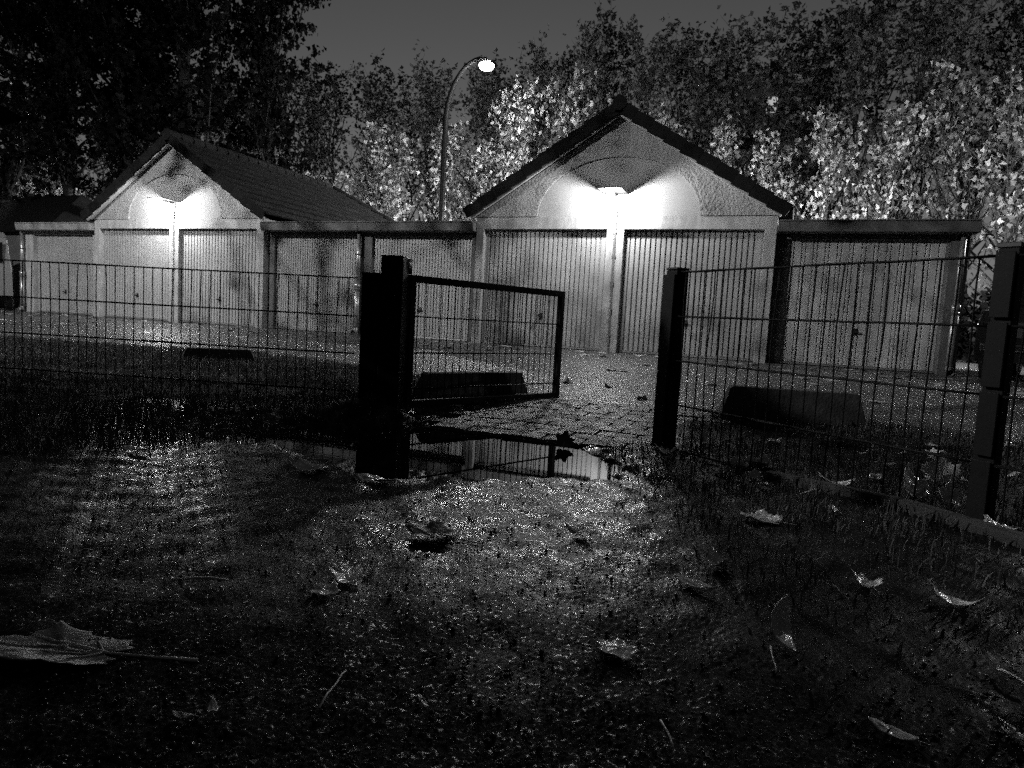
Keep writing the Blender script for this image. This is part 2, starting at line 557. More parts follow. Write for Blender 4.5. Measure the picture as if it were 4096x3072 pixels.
def ribbed_door(parent, x0, x1, z0, z1, y, pitch, groove, depth, m, label=None, pairs=False):
    """a sheet-metal up-and-over door: vertical grooves in the mesh, frame, rail and handle as parts"""
    bw = .035
    xs_ = [(x0 + bw, 0.0)]
    x = x0 + bw + pitch * .5
    k = 0
    while x + groove < x1 - bw - pitch * .3:
        xs_ += [(x, 0.0), (x + groove * .3, depth), (x + groove * .7, depth), (x + groove, 0.0)]
        x += pitch if not pairs else (pitch * 1.35 if k % 2 else pitch * .65)
        k += 1
    xs_.append((x1 - bw, 0.0))
    vs = [(q, y + d, z0 + .05) for q, d in xs_] + [(q, y + d, z1) for q, d in xs_]
    n = len(xs_)
    mb = MB().add(vs, [(i, i + 1, n + i + 1, n + i) for i in range(n - 1)])
    d = mb.build("door", m, parent)
    if label: d['label'] = label
    fr = MB()
    fr.box(x0, x0 + bw - .003, y - .012, y + .03, z0 + .02, z1)
    fr.box(x1 - bw + .003, x1, y - .012, y + .03, z0 + .02, z1)
    fr.box(x0 + bw, x1 - bw, y - .010, y + .03, z0 + .015, z0 + .046)
    fr.build("door_rail", M['zinc'], d)
    hx = (x0 + x1) / 2
    h = MB()
    h.tube([(hx, y + .01, .565), (hx, y - .045, .565)], .016, 8)
    h.obox((hx, y - .05, .565), (.045, 0, 0), (0, .012, 0), (0, 0, .014))
    h.obox((hx, y - .004, .565), (.03, 0, 0), (0, .004, 0), (0, 0, .055))
    h.build("handle", M['black'], d, bevel=.004)
    return d

def wall_with_openings(mb, x0, x1, y0, y1, z1, ops):
    """piers and lintel butted end to end round the door openings"""
    x = x0
    for (a, b, zt) in ops:
        mb.box(x, a, y0, y1, -.06, zt)
        x = b
    mb.box(x, x1, y0, y1, -.06, ops[-1][2])
    mb.box(x0, x1, y0, y1, ops[0][2], z1)

SLOPE = math.atan2(1.64, 2.59)
def gabled_garage(x0, x1, ops, label, back):
    t = thing("gabled_garage", label, "garage", ((x0 + x1) / 2, GY0, 0))
    ox, oy = (x0 + x1) / 2, GY0
    def B(): return MB()
    hw = (x1 - x0) / 2
    mb = MB()
    wall_with_openings(mb, -hw, hw, 0, .22, 2.315, [(a - ox, b - ox, zt) for a, b, zt in ops])
    mb.box(-hw, -hw + .15, .22, back - oy, -.06, 2.315)
    mb.box(hw - .15, hw, .22, back - oy, -.06, 2.315)
    mb.box(-hw + .15, hw - .15, back - oy - .15, back - oy, -.06, 2.315)
    mb.build("wall", M['frame'], t, bevel=.006)
    # gable triangle with a round-arched recess of smooth render
    zb, za = 2.317, 2.315 + hw * math.tan(SLOPE)
    ar = 1.41; azt = .985
    arch = [(ar * math.cos(a_), zb + azt * math.sin(a_) ** 1.0) for a_ in np.linspace(0, math.pi, 41)]
    g = MB()
    outer = [(hw, zb), (0, za), (-hw, zb)]
    # stucco face as strips from the arch to the outline
    def outline(x):
        return za - abs(x) * math.tan(SLOPE)
    vs = []; fs = []
    ax_ = [p[0] for p in arch]; az_ = [p[1] for p in arch]
    xs_ = sorted(set([-hw, hw, 0.0] + ax_))
    for x in xs_:
        zl = zb if abs(x) >= ar else float(np.interp(x, ax_[::-1], az_[::-1]))
        vs.append((x, -.022, zl)); vs.append((x, -.022, outline(x)))
    for i in range(len(xs_) - 1):
        fs.append((2 * i, 2 * i + 2, 2 * i + 3, 2 * i + 1))
    g.add(vs, fs)
    # inner lip of the recess and the underside
    n0 = len(g.v)
    lip = [(p[0], -.022, p[1]) for p in arch] + [(p[0], .03, p[1]) for p in arch]
    n = len(arch)
    g.add(lip, [(i, i + 1, n + i + 1, n + i) for i in range(n - 1)])
    g.add([(-hw, -.022, zb), (-ar, -.022, zb), (-ar, .03, zb), (-hw, .03, zb)], [(0, 1, 2, 3)])
    g.add([(ar, -.022, zb), (hw, -.022, zb), (hw, .03, zb), (ar, .03, zb)], [(0, 1, 2, 3)])
    g.build("gable", M['stucco'], t)
    p = MB()
    p.ngon_prism([(hw - .02, zb), (0, za - .02), (-hw + .02, zb)], .012, .2)
    p.build("arch_panel", M['smooth'], t)
    for a, b, zt in ops:
        ribbed_door(t, a - ox, b - ox, 0.0, zt - .002, .12, .087, .027, .032, M['door'])
    # conduit between the doors
    mid = (ops[0][1] + ops[1][0]) / 2 - ox
    c = MB().tube([(mid, -.02, .0), (mid, -.02, 2.5)], .022, 8)
    for z in (.3, .75, 1.2, 1.65, 2.05):
        c.obox((mid, -.012, z), (.035, 0, 0), (0, .011, 0), (0, 0, .012))
    c.build("conduit", M['zinc'], t)
    # tiled roof: rows of overlapping slabs down both slopes, stepped verge tiles, hip at the back
    r = MB()
    rows = 10
    Lr = math.hypot(hw + .16, (hw + .16) * math.tan(SLOPE)) 
    step = Lr / rows
    ridge_back = back - oy - hw
    cs, sn = math.cos(SLOPE), math.sin(SLOPE)
    ridge_z = za + .17
    for s_ in (-1, 1):
        for k in range(rows):
            a0, a1 = k * step, (k + 1) * step + .045
            # plan inset of the hip at the back: y = ridge_back + horizontal distance
            def P(a, y, lift):
                return (s_ * (a * cs + lift * sn), y, ridge_z - a * sn + lift * cs)
            yb0 = ridge_back + a0 * cs; yb1 = ridge_back + a1 * cs
            nt = 22
            for q in range(nt):
                ya0 = -.17 + (yb0 + .17) * q / nt; ya1 = -.17 + (yb0 + .17) * (q + .97) / nt
                yc0 = -.17 + (yb1 + .17) * q / nt; yc1 = -.17 + (yb1 + .17) * (q + .97) / nt
                vs = [P(a0, ya0, .012), P(a0, ya1, .012), P(a1, yc1, .05), P(a1, yc0, .05),
                      P(a0, ya0, -.02), P(a0, ya1, -.02), P(a1, yc1, .018), P(a1, yc0, .018)]
                r.add(vs, [(0, 1, 2, 3), (4, 7, 6, 5), (0, 4, 5, 1), (1, 5, 6, 2), (2, 6, 7, 3), (3, 7, 4, 0)])
            # verge tile wrapping over the gable end
            va, vb = a0 + .01, a1 - .03
            dn = .20
            vs = []
            for a, lift in ((va, .045), (vb, .075), (vb, .075 - dn), (va, .045 - dn)):
                for y_ in (-.215, -.172):
                    vs.append(P(a, y_, lift))
            r.add(vs, [(0, 2, 4, 6), (1, 7, 5, 3), (0, 1, 3, 2), (2, 3, 5, 4), (4, 5, 7, 6), (6, 7, 1, 0)])
    # hipped end
    for k in range(rows):
        a0, a1 = k * step, (k + 1) * step
        x_0, x_1 = a0 * cs, a1 * cs
        vs = [(-x_0, ridge_back + x_0, ridge_z - a0 * sn), (x_0, ridge_back + x_0, ridge_z - a0 * sn),
              (x_1, ridge_back + x_1, ridge_z - a1 * sn), (-x_1, ridge_back + x_1, ridge_z - a1 * sn)]
        r.add(vs, [(0, 3, 2, 1)])
    ro = r.build("roof", M['tile'], t)
    rd = MB()
    ny = int((ridge_back + .2) / .34)
    for k in range(ny):
        y_ = -.235 + k * .34
        rd.tube([(0, y_, ridge_z + .0), (0, y_ + .35, ridge_z + .012)], [.125, .105], 10)
    # hip ridges
    for s_ in (-1, 1):
        nh = 12
        for k in range(nh):
            f0, f1 = k / nh, (k + 1.03) / nh
            q = lambda f: (s_ * f * Lr * cs, ridge_back + f * Lr * cs, ridge_z - f * Lr * sn + .02)
            rd.tube([q(f0), q(f1)], [.08, .1], 8)
    rd.build("ridge_tile", M['tile'], ro)
    vb_ = MB()
    for s_ in (-1, 1):
        L_ = hw / cs + .06
        mid_ = Vector((s_ * L_ * cs / 2, -.145, za + .015 - L_ * sn / 2))
        vb_.obox(mid_, (s_ * cs * L_ / 2, 0, -sn * L_ / 2), (0, .024, 0), (sn * s_ * .035, 0, cs * .035))
        mid2 = Vector((s_ * L_ * cs / 2, -.07, za + .035 - L_ * sn / 2))
        vb_.obox(mid2, (s_ * cs * L_ / 2, 0, -sn * L_ / 2), (0, .05, 0), (sn * s_ * .012, 0, cs * .012))
    vb_.build("verge_board", M['trim'], ro)
    return t

GL = gabled_garage(-15.52, -10.40, [(-15.35, -13.10, DOOR_H), (-12.82, -10.58, DOOR_H)],
                   "gabled double garage at the far left, its long tiled roof seen from the side", 19.75)
GR = gabled_garage(-5.44, -.26, [(-5.29, -2.98, DOOR_H), (-2.68, -.44, DOOR_H)],
                   "gabled double garage behind the open gate, nearer of the two gables", 19.75)

def flat_garage(x0, x1, d0, d1, pitch, label, m, pairs=False, band=(0, 0), dark=False):
    t = thing("flat_garage", label, "garage", ((x0 + x1) / 2, FY0, 0))
    ox, oy = (x0 + x1) / 2, FY0
    mb = MB()
    wall_with_openings(mb, x0 - ox, x1 - ox, 0, .2, 2.045, [(d0 - ox, d1 - ox, 1.975)])
    mb.box(x0 - ox, x0 - ox + .1, .2, 5.2, -.06, 2.045)
    mb.box(x1 - ox - .1, x1 - ox, .2, 5.2, -.06, 2.045)
    mb.box(x0 - ox + .1, x1 - ox - .1, 5.1, 5.2, -.06, 2.045)
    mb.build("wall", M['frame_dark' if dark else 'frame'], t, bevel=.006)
    b0, b1 = band[0] - ox, band[1] - ox
    bd = MB()
    # overhanging edge beam with a sloping face
    y_f = 11.35 - oy
    prof = [(y_f, 2.20), (y_f + .03, 2.05), (0.02, 2.05), (0.02, 2.20)]
    vs = [(b0, p[0], p[1]) for p in prof] + [(b1, p[0], p[1]) for p in prof]
    bd.add(vs, [(0, 1, 2, 3), (7, 6, 5, 4), (0, 4, 5, 1), (1, 5, 6, 2), (2, 6, 7, 3), (3, 7, 4, 0)])
    bd.box(b0 + .02, b1 - .02, y_f - .02, .3, 2.203, 2.225)
    bd.box(x0 - ox, x1 - ox, .31, 5.25, 2.05, 2.2)
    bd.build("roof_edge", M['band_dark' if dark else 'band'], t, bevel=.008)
    ribbed_door(t, d0 - ox, d1 - ox, 0.0, 1.973, .085, pitch, pitch * .28, .016, m, pairs=pairs)
    return t

F0 = flat_garage(-18.33, -15.525, -17.97, -15.80, .058, "small flat-roofed garage at the far left end of the row, beside a drainpipe", M['door'], band=(-18.2, -15.53))
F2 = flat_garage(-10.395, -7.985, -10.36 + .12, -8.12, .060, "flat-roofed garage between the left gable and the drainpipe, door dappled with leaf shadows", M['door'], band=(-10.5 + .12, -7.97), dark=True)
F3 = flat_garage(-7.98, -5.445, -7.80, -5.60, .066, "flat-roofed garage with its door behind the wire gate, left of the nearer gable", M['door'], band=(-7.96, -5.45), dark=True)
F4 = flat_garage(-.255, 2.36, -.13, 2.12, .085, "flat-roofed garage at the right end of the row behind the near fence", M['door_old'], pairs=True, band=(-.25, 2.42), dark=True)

def drainpipe(x, y, label, h=2.05):
    t = thing("drainpipe", label, "drainpipe", (x, y, 0), group="drainpipes on the garage fronts")
    up = MB().tube([(0, 0, .98), (0, 0, h)], .038, 10); up.build("pipe", M['zinc'], t, True)
    lo = MB().tube([(0, 0, .12), (0, 0, 1.0)], .052, 10)
    lo.tube([(0, 0, .94), (0, 0, 1.03)], .060, 10)
    lo.tube([(0, 0, .16), (0, -.02, .07), (0, -.11, .045)], .05, 10, cap=False)
    lo.build("lower_pipe", M['zinc'], t, True)
    for z in (.16, .90, 1.6):
        b = MB()
        b.tube([(0, 0, z - .015), (0, 0, z + .015)], .066 if z < 1 else .05, 10)
        b.obox((0, .06, z), (.02, 0, 0), (0, .05, 0), (0, 0, .014))
        b.build("bracket", M['housing'], t)
    return t
drainpipe(-18.27, 11.57, "grey drainpipe at the far left corner of the garage row")
drainpipe(-8.05, 11.57, "pale drainpipe between two flat garages, left of the gate post")
drainpipe(2.26, 11.57, "fat grey drainpipe at the right end of the row, near the big fence post")

def wall_lamp(x, label):
    """a bright bulkhead lamp under a broad flat hood on the gable"""
    t = thing("wall_lamp", label, "wall lamp", (x, GY0, 2.60), group="lamps on the two gables")
    hd = MB()
    hd.box(-.20, .20, -.54, .010, .080, .100)
    hd.build("hood", M['housing'], t, bevel=.004)
    ar = MB()
    ar.box(-.05, .05, -.012, .010, -.06, .0795)
    ar.box(-.018, .018, -.40, -.0125, .05, .0795)
    ar.build("bracket", M['housing'], t)
    b = MB().ell((0, -.42, .0), .055, .055, .045, 12, 8)
    b.build("bulb", M['bulb'], t, True)
    return t
wall_lamp(-12.96, "glaring lamp in the arch of the far left gable")
wall_lamp(-2.85, "glaring lamp in the arch of the nearer gable")

# ------------------------------------------------------------------ street lamps
def street_lamp(x, y, label, head=(1.34, 0, 8.58), rz=0.0, glow='bowl', bowl=(.24, .15)):
    t = thing("street_lamp", label, "street lamp", (x, y, 0), rz)
    hx, hy, hz_ = head
    pts = [(0, 0, 0), (0, 0, hz_ * .45), (0, 0, hz_ * .70)]
    for a in np.linspace(0, 1, 12):
        # curved swan neck
        ang = a * math.pi * .53
        pts.append((hx * .92 * (1 - math.cos(ang)), 0, hz_ * .80 + (hz_ * .20 + .30 - .05) * math.sin(ang)))
    rad = [.12, .105, .10] + [.095 - .04 * i / 11 for i in range(12)]
    MB().tube(pts, rad, 10).build("pole", M['pole'], t, True)
    tipx, tipz = pts[-1][0], pts[-1][2]
    cap = MB()
    cap.tube([(tipx, 0, tipz + .02), (tipx + .05, 0, tipz - .12), (tipx + .05, 0, hz_ + .12)], [.035, .04, .1], 10)
    cap.tube([(tipx + .05, 0, hz_ + .13), (tipx + .05, 0, hz_ + .03)], [.12, .27], 14)
    cap.build("lamp_head", M['housing'], t, True)
    MB().ell((tipx + .05, 0, hz_ - .01), bowl[0], bowl[0], bowl[1], 14, 8).build("lamp_bowl", M[glow], t, True)
    return t
SL = street_lamp(-11.03, 20.5, "lit street lamp on a curved pole rising behind the garages")
street_lamp(-33.0, 20.5, "far lit street lamp glimpsed through the dark trees at the left", head=(1.34, 0, 8.2))
street_lamp(11.0, 20.5, "lit street lamp farther right along the lane behind the garages", glow='bowl_right')
street_lamp(-14.6, -1.6, "lit street lamp on the near side of the yard, left of the camera", head=(1.34, 0, 6.4), glow='bowl_yard', bowl=(.09, .07))
def added_lane_lamp(x, y, h, label):  # added lamp hidden behind the garages, brightens the lower foliage
    t = thing("added_post_lamp", label, "post lamp", (x, y, 0), group="added unseen post lamps on the lane")
    MB().tube([(0, 0, -.1), (0, 0, h - .2)], .045, 10).build("pole", M['pole'], t, True)
    MB().tube([(0, 0, h + .17), (0, 0, h + .26)], [.24, .05], 14).build("lamp_cap", M['housing'], t, True)
    MB().ell((0, 0, h), .13, .13, .16, 12, 8).build("globe", M['globe'], t, True)
for x, y, h, lab in ((-20.5, 20.6, 3.0, "added unseen post lamp on the lane behind the left gable"),
                     (-4.9, 21.0, 3.2, "added unseen post lamp on the lane behind the left slope of the nearer gable"),
                     (-7.7, 22.0, 2.9, "added unseen post lamp on the lane near the foot of the street lamp"),
                     (1.3, 18.6, 3.0, "added unseen post lamp on the lane behind the right end garage"),
                     (-33.0, 20.6, 3.0, "added unseen post lamp on the lane, farthest to the left")):
    added_lane_lamp(x, y, h, lab)

# ------------------------------------------------------------------ fences and gate
WIRE_H, WIRE_V = .0042, .0030
def wire_panel(parent, p0, p1, ztop, zs, zbot, pitch, seed, name="wire_mesh"):
    rng = random.Random(seed)
    p0, p1 = Vector(p0), Vector(p1)
    d = p1 - p0; L = d.length; u = d / L
    n_ = Vector((-u.y, u.x, 0))
    mb = MB()
    for z in zs:
        for s_ in (-1, 1):
            pts = [p0 + u * (L * i / 12) + n_ * (s_ * .0058 + rng.uniform(-.001, .001)) + Vector((0, 0, z + rng.uniform(-.0015, .0015))) for i in range(13)]
            mb.tube(pts, WIRE_H, 6)
    x = pitch * .5
    while x < L:
        b = rng.gauss(0, .0035); c_ = rng.gauss(0, .003)
        pts = []
        for k in range(9):
            f = k / 8
            z = ztop + (zbot - ztop) * f
            q = p0 + u * (x + b * math.sin(f * 9 + x * 3) + c_ * f)
            pts.append((q.x, q.y, z))
        mb.tube(pts, WIRE_V, 5)
        x += pitch
    return mb.build(name, M['fence'], parent, True)

def line_z(z0, s_=.2077, n=5):
    return [z0 - i * s_ for i in range(n)]

# left fence
lf = thing("wire_fence", "low dark wire mesh fence along the grass on the left", "fence", (0, 0, 0))
pA, pB = Vector((-2.205, 3.165, 0)), Vector((-4.223, 2.553, 0))
dirL = (pB - pA).normalized()
pC = pA + dirL * 4.6
wire_panel(lf, pC, pA, .628, line_z(.628), -.21, .0565, 1)
def fence_post(parent, x, y, rz, h, zb=-.25, w=.03, dp=.02, strip=True):
    u = Vector((math.cos(rz), math.sin(rz), 0)); n_ = Vector((-u.y, u.x, 0))
    c = Vector((x, y, (h + zb) / 2))
    mb = MB()
    mb.obox(c + n_ * dp, u * w, n_ * dp, (0, 0, (h - zb) / 2))
    o = mb.build("post", M['fence'], parent, bevel=.003)
    if strip:
        s_ = MB()
        z = h - .012
        k = 0
        while z > zb + .1:
            s_.obox(Vector((x, y, z - .098)) - n_ * .014, u * (w * .92), n_ * .004, (0, 0, .0965))
            z -= .2077
            k += 1
        s_.build("clamp_strip", M['fence'], o, bevel=.0015)
    MB().obox(Vector((x, y, h + .008)) + n_ * dp, u * (w + .004), n_ * (dp + .003), (0, 0, .008)).build("cap", M['black'], o, bevel=.003)
    return o
angL = math.atan2(-dirL.y, -dirL.x)
fence_post(lf, -2.116, 3.168, angL, .645, w=.052)
fence_post(lf, pA.x + dirL.x * 2.52, pA.y + dirL.y * 2.52, angL, .645)

# right fence
rf = thing("wire_fence", "near wire mesh fence slanting towards the camera on the right", "fence", (0, 0, 0))
qA, qB = Vector((-.468, 3.254, 0)), Vector((.545, 2.456, 0))
dirR = (qB - qA).normalized()
wire_panel(rf, qA, qB + dirR * .03, .711, line_z(.711), -.20, .0565, 2)
qC = qB + dirR * .09
wire_panel(rf, qC, qC + dirR * 1.2, .711, line_z(.711), -.20, .0565, 3)
angR = math.atan2(dirR.y, dirR.x)
fence_post(rf, .590, 2.420, angR, .735, w=.029, dp=.022)

def gate_post(x, y, rz, h, label, s_=.05):
    t = thing("gate_post", label, "gate post", (x, y, 0), rz)
    mb = MB().box(-s_, s_, -s_, s_, -.25, h)
    mb.build("shaft", M['fence'], t, bevel=.006)
    MB().box(-s_ - .002, s_ + .002, -s_ - .002, s_ + .002, h + .001, h + .012).build("cap", M['black'], t, bevel=.004)
    return t
gpl = gate_post(-2.012, 3.235, R(17), .745, "thick dark square post that carries the open gate", .062)
gpr = gate_post(-.500, 3.315, angR, .722, "dark square gate post right of the opening, with a lock catch", .038)
kc = MB()
kc.box(-.036, .036, -.052, -.040, -.2, .70)
kc.build("clamp_plate", M['fence'], gpr, bevel=.002)
st = MB()
z = .70
while z > -.15:
    st.box(-.052, -.0395, -.03, .03, z - .193, z - .004)
    z -= .2077
st.build("clamp_strip", M['fence'], gpr, bevel=.0015)
MB().box(-.072, -.053, -.018, .018, .49, .60).build("lock_catch", M['fence'], gpr, bevel=.006)

# gate leaf, standing open and pointing away from the camera
g0 = Vector((-1.985, 3.345, 0)); g1 = Vector((-1.475, 4.60, 0))
gate = thing("gate", "dark metal gate leaf with wire infill standing open", "gate", (g0.x, g0.y, 0), math.atan2(g1.y - g0.y, g1.x - g0.x))
GLn = (g1 - g0).length
zt_, zb_ = .668, -.085
tb = .02
fr = MB()
fr.box(0, 2 * tb, -tb, tb, zb_ , zt_)
fr.box(GLn - 2 * tb, GLn, -tb, tb, zb_ , zt_)
fr.box(2 * tb, GLn - 2 * tb, -tb, tb, zt_ - 2 * tb, zt_)
fr.box(2 * tb, GLn - 2 * tb, -tb, tb, zb_, zb_ + 2 * tb)
fr.build("frame", M['fence'], gate, bevel=.004)
inf = MB()
for z in (.435, .227, .02):
    for s_ in (-1, 1):
        inf.tube([(2 * tb, s_ * .0058, z), (GLn - 2 * tb, s_ * .0058, z)], WIRE_H, 6)
x = 2 * tb + .03
while x < GLn - 2 * tb:
    inf.tube([(x, 0, zb_ + tb), (x, 0, zt_ - tb)], WIRE_V, 6)
    x += .0565
inf.build("wire_infill", M['fence'], gate, True)
hi = MB()
hi.tube([(.0, 0, zt_ + .002), (.0, 0, zt_ + .085)], .016, 10)
hi.tube([(-.0, 0, zt_ + .05), (-.075, -.04, zt_ + .05)], .014, 10)
hi.tube([(-.03, -.016, zt_ + .02), (-.03, -.016, zt_ + .08)], .022, 10)
hi.build("hinge", M['steel'], gate, True)
MB().tube([(0.005, 0, zb_ - .06), (0.005, 0, zb_ - .001)], .014, 10).build("hinge", M['steel'], gate, True)
for z in (.29, .40):
    MB().box(GLn + .0005, GLn + .006, -.008, .008, z - .012, z + .012).build("lock", M['steel'], gate)

# ------------------------------------------------------------------ concrete wheel stops
def wheel_stop(p0, p1, h, label, zb=-.12):
    p0, p1 = Vector((*p0, 0)), Vector((*p1, 0))
    L = (p1 - p0).length
    t = (p0 + p1) / 2
    rz = math.atan2(p1.y - p0.y, p1.x - p0.x)
    a, w0, w1 = L / 2, .075, .05
    vs = []
    for (x, z) in ((-a, zb), (-a + .035, zb + .5 * (h - zb)), (-a + .066, h - .012), (-a + .082, h), (a - .082, h), (a - .066, h - .012), (a - .035, zb + .5 * (h - zb)), (a, zb)):
        f = max(0, min(1, (z - zb) / (h - zb)))
        w = w0 + (w1 - w0) * f
        vs += [(x, -w, z), (x, w, z)]
    n = 8
    fs = [(2 * i, 2 * i + 1, 2 * i + 3, 2 * i + 2) for i in range(n - 1)] + [(1, 0, 14, 15)]
    fs += [tuple(2 * i for i in range(n)), tuple(2 * i + 1 for i in range(n - 1, -1, -1))]
    mb = MB().add(vs, fs)
    o = mb.build("wheel_stop", M['concrete'], None, loc=(t.x, t.y, 0), bevel=.004)
    o.rotation_euler = (0, 0, rz)
    return tag(o, label, "wheel stop", "concrete wheel stops at the yard edge")
wheel_stop((-.36, 4.40), (.50, 4.60), .118, "concrete wheel stop behind the right wire fence")
wheel_stop((-2.13, 3.72), (-1.70, 4.52), .085, "concrete wheel stop in the grass behind the open gate")
wheel_stop((-4.92, 4.42), (-4.42, 4.86), .055, "low concrete wheel stop sunk in the grass behind the left fence")

# ------------------------------------------------------------------ grass
def inside(poly, x, y):
    c = np.zeros(x.shape, bool)
    n = len(poly)
    for i in range(n):
        x0, y0 = poly[i]; x1, y1 = poly[(i + 1) % n]
        m = ((y0 > y) != (y1 > y)) & (x < (x1 - x0) * (y - y0) / (y1 - y0 + 1e-12) + x0)
        c ^= m
    return c
def grass_patch(name, poly, dens, hmin, hmax, seed, fade=None, wid=.0028):
    rs = np.random.RandomState(seed)
    P = np.array(poly)
    (xa, ya), (xb, yb) = P.min(0), P.max(0)
    n = int((xb - xa) * (yb - ya) * dens)
    x = rs.uniform(xa, xb, n); y = rs.uniform(ya, yb, n)
    k = inside(poly, x + rs.normal(0, .035, n), y + rs.normal(0, .035, n))
    # tufted distribution
    d, i_ = worley(x, y, .11, seed)
    k &= rs.uniform(0, 1, n) < np.clip(1.25 - 1.3 * d, .06, 1) * (.35 + .65 * i_)
    if fade is not None:
        k &= rs.uniform(0, 1, n) < fade(x, y)
    x, y, i_ = x[k], y[k], i_[k]
    n = len(x)
    h = rs.uniform(hmin, hmax, n) * (.55 + .7 * i_)
    az = rs.uniform(0, 2 * np.pi, n); lean = rs.gamma(2.0, .22, n)
    w = wid * rs.uniform(.6, 1.3, n)
    z = height(x, y) - .004
    dx, dy = np.cos(az), np.sin(az)
    sx, sy = -dy, dx
    ta = rs.uniform(0, 2 * np.pi, n); sx, sy = np.cos(ta), np.sin(ta)
    V = np.zeros((n, 7, 3))
    for j, (f, wf) in enumerate(((0, 1), (.4, .9), (.75, .6))):
        bend = lean * f * f
        cx = x + dx * h * bend; cy = y + dy * h * bend; cz = z + h * (f - .35 * lean * f * f)
        V[:, 2 * j] = np.stack([cx - sx * w * wf, cy - sy * w * wf, cz], 1)
        V[:, 2 * j + 1] = np.stack([cx + sx * w * wf, cy + sy * w * wf, cz], 1)
    V[:, 6] = np.stack([x + dx * h * lean, y + dy * h * lean, z + h * (1 - .35 * lean)], 1)
    o = np.arange(n)[:, None] * 7
    tri = np.array([[0, 1, 3], [0, 3, 2], [2, 3, 5], [2, 5, 4], [4, 5, 6]])
    F = (o[:, :, None] + tri[None]).reshape(-1, 3)
    ob = np_mesh(name, V.reshape(-1, 3), F, M['grass'])
    return tag(ob, kind='stuff')
g = grass_patch("grass", [(-9.5, 5.0), (-8.3, 5.05), (-6.85, 5.45), (-5.3, 5.88), (-3.7, 5.45), (-2.84, 4.98), (-2.0, 4.5), (-1.55, 4.2), (-1.70, 3.7), (-1.70, 3.2), (-1.72, 3.02), (-1.86, 2.92), (-2.0, 2.74), (-2.08, 2.5), (-2.1, 2.15), (-2.3, 1.85), (-2.5, 1.5), (-3.2, 1.5), (-6, 2.8)], 6500, .022, .06, 21, wid=.0022)
tag(g, "tufted grass bank along the left fence", "grass")
g = grass_patch("grass", [(-.74, 3.02), (-.55, 2.72), (-.34, 2.32), (-.2, 1.95), (-.12, 1.62), (.2, 1.45), (1.0, 1.3), (3.2, 2.0), (4.5, 4.6), (2.5, 4.8), (.3, 4.78), (-.42, 4.42), (-.44, 3.5)], 5600, .018, .05, 22, wid=.0020,
                fade=lambda x, y: np.clip((y - 1.35) / 1.1, .12, 1))
tag(g, "thin wet grass round the right fence", "grass")
g = grass_patch("grass", [(-.12, 1.65), (.05, 1.1), (.25, .75), (.9, .9), (1.2, 1.4)], 1500, .012, .035, 23, fade=lambda x, y: np.full_like(x, .25))
tag(g, "sparse grass blades in the dark soil at the lower right", "grass")

# ------------------------------------------------------------------ fallen leaves
def leaf_outline(rng, kind):
    n = 64
    pts = []
    ph = rng.uniform(-.1, .1)
    for i in range(n):
        a = 2 * math.pi * i / n - math.pi / 2
        u = (a + math.pi / 2) % (2 * math.pi)          # 0 at the stalk
        if kind == 'plane':                             # five broad pointed lobes
            r_ = .60
            for c, A, w in ((math.pi, .40, .42), (math.pi - 1.15, .33, .42), (math.pi + 1.15, .33, .42), (math.pi - 2.2, .15, .40), (math.pi + 2.2, .15, .40)):
                dd = abs(u - c - ph)
                r_ += A * max(0, 1 - dd / (w * 1.6)) ** 1.3
            r_ *= (1 + .05 * math.sin(u * 17 + ph * 9) + .03 * math.sin(u * 29))
            if u < .25 or u > 2 * math.pi - .25:
                r_ *= .72
            pts.append((r_ * math.cos(a) * .95, r_ * math.sin(a)))
        else:                                           # plain oval leaf
            rx, ry = .40, 1.0
            q = abs(math.cos(a))
            pts.append((rx * math.cos(a) * (1 + .05 * math.sin(u * 23)), ry * math.sin(a) * (1 - .12 * q)))
    return pts

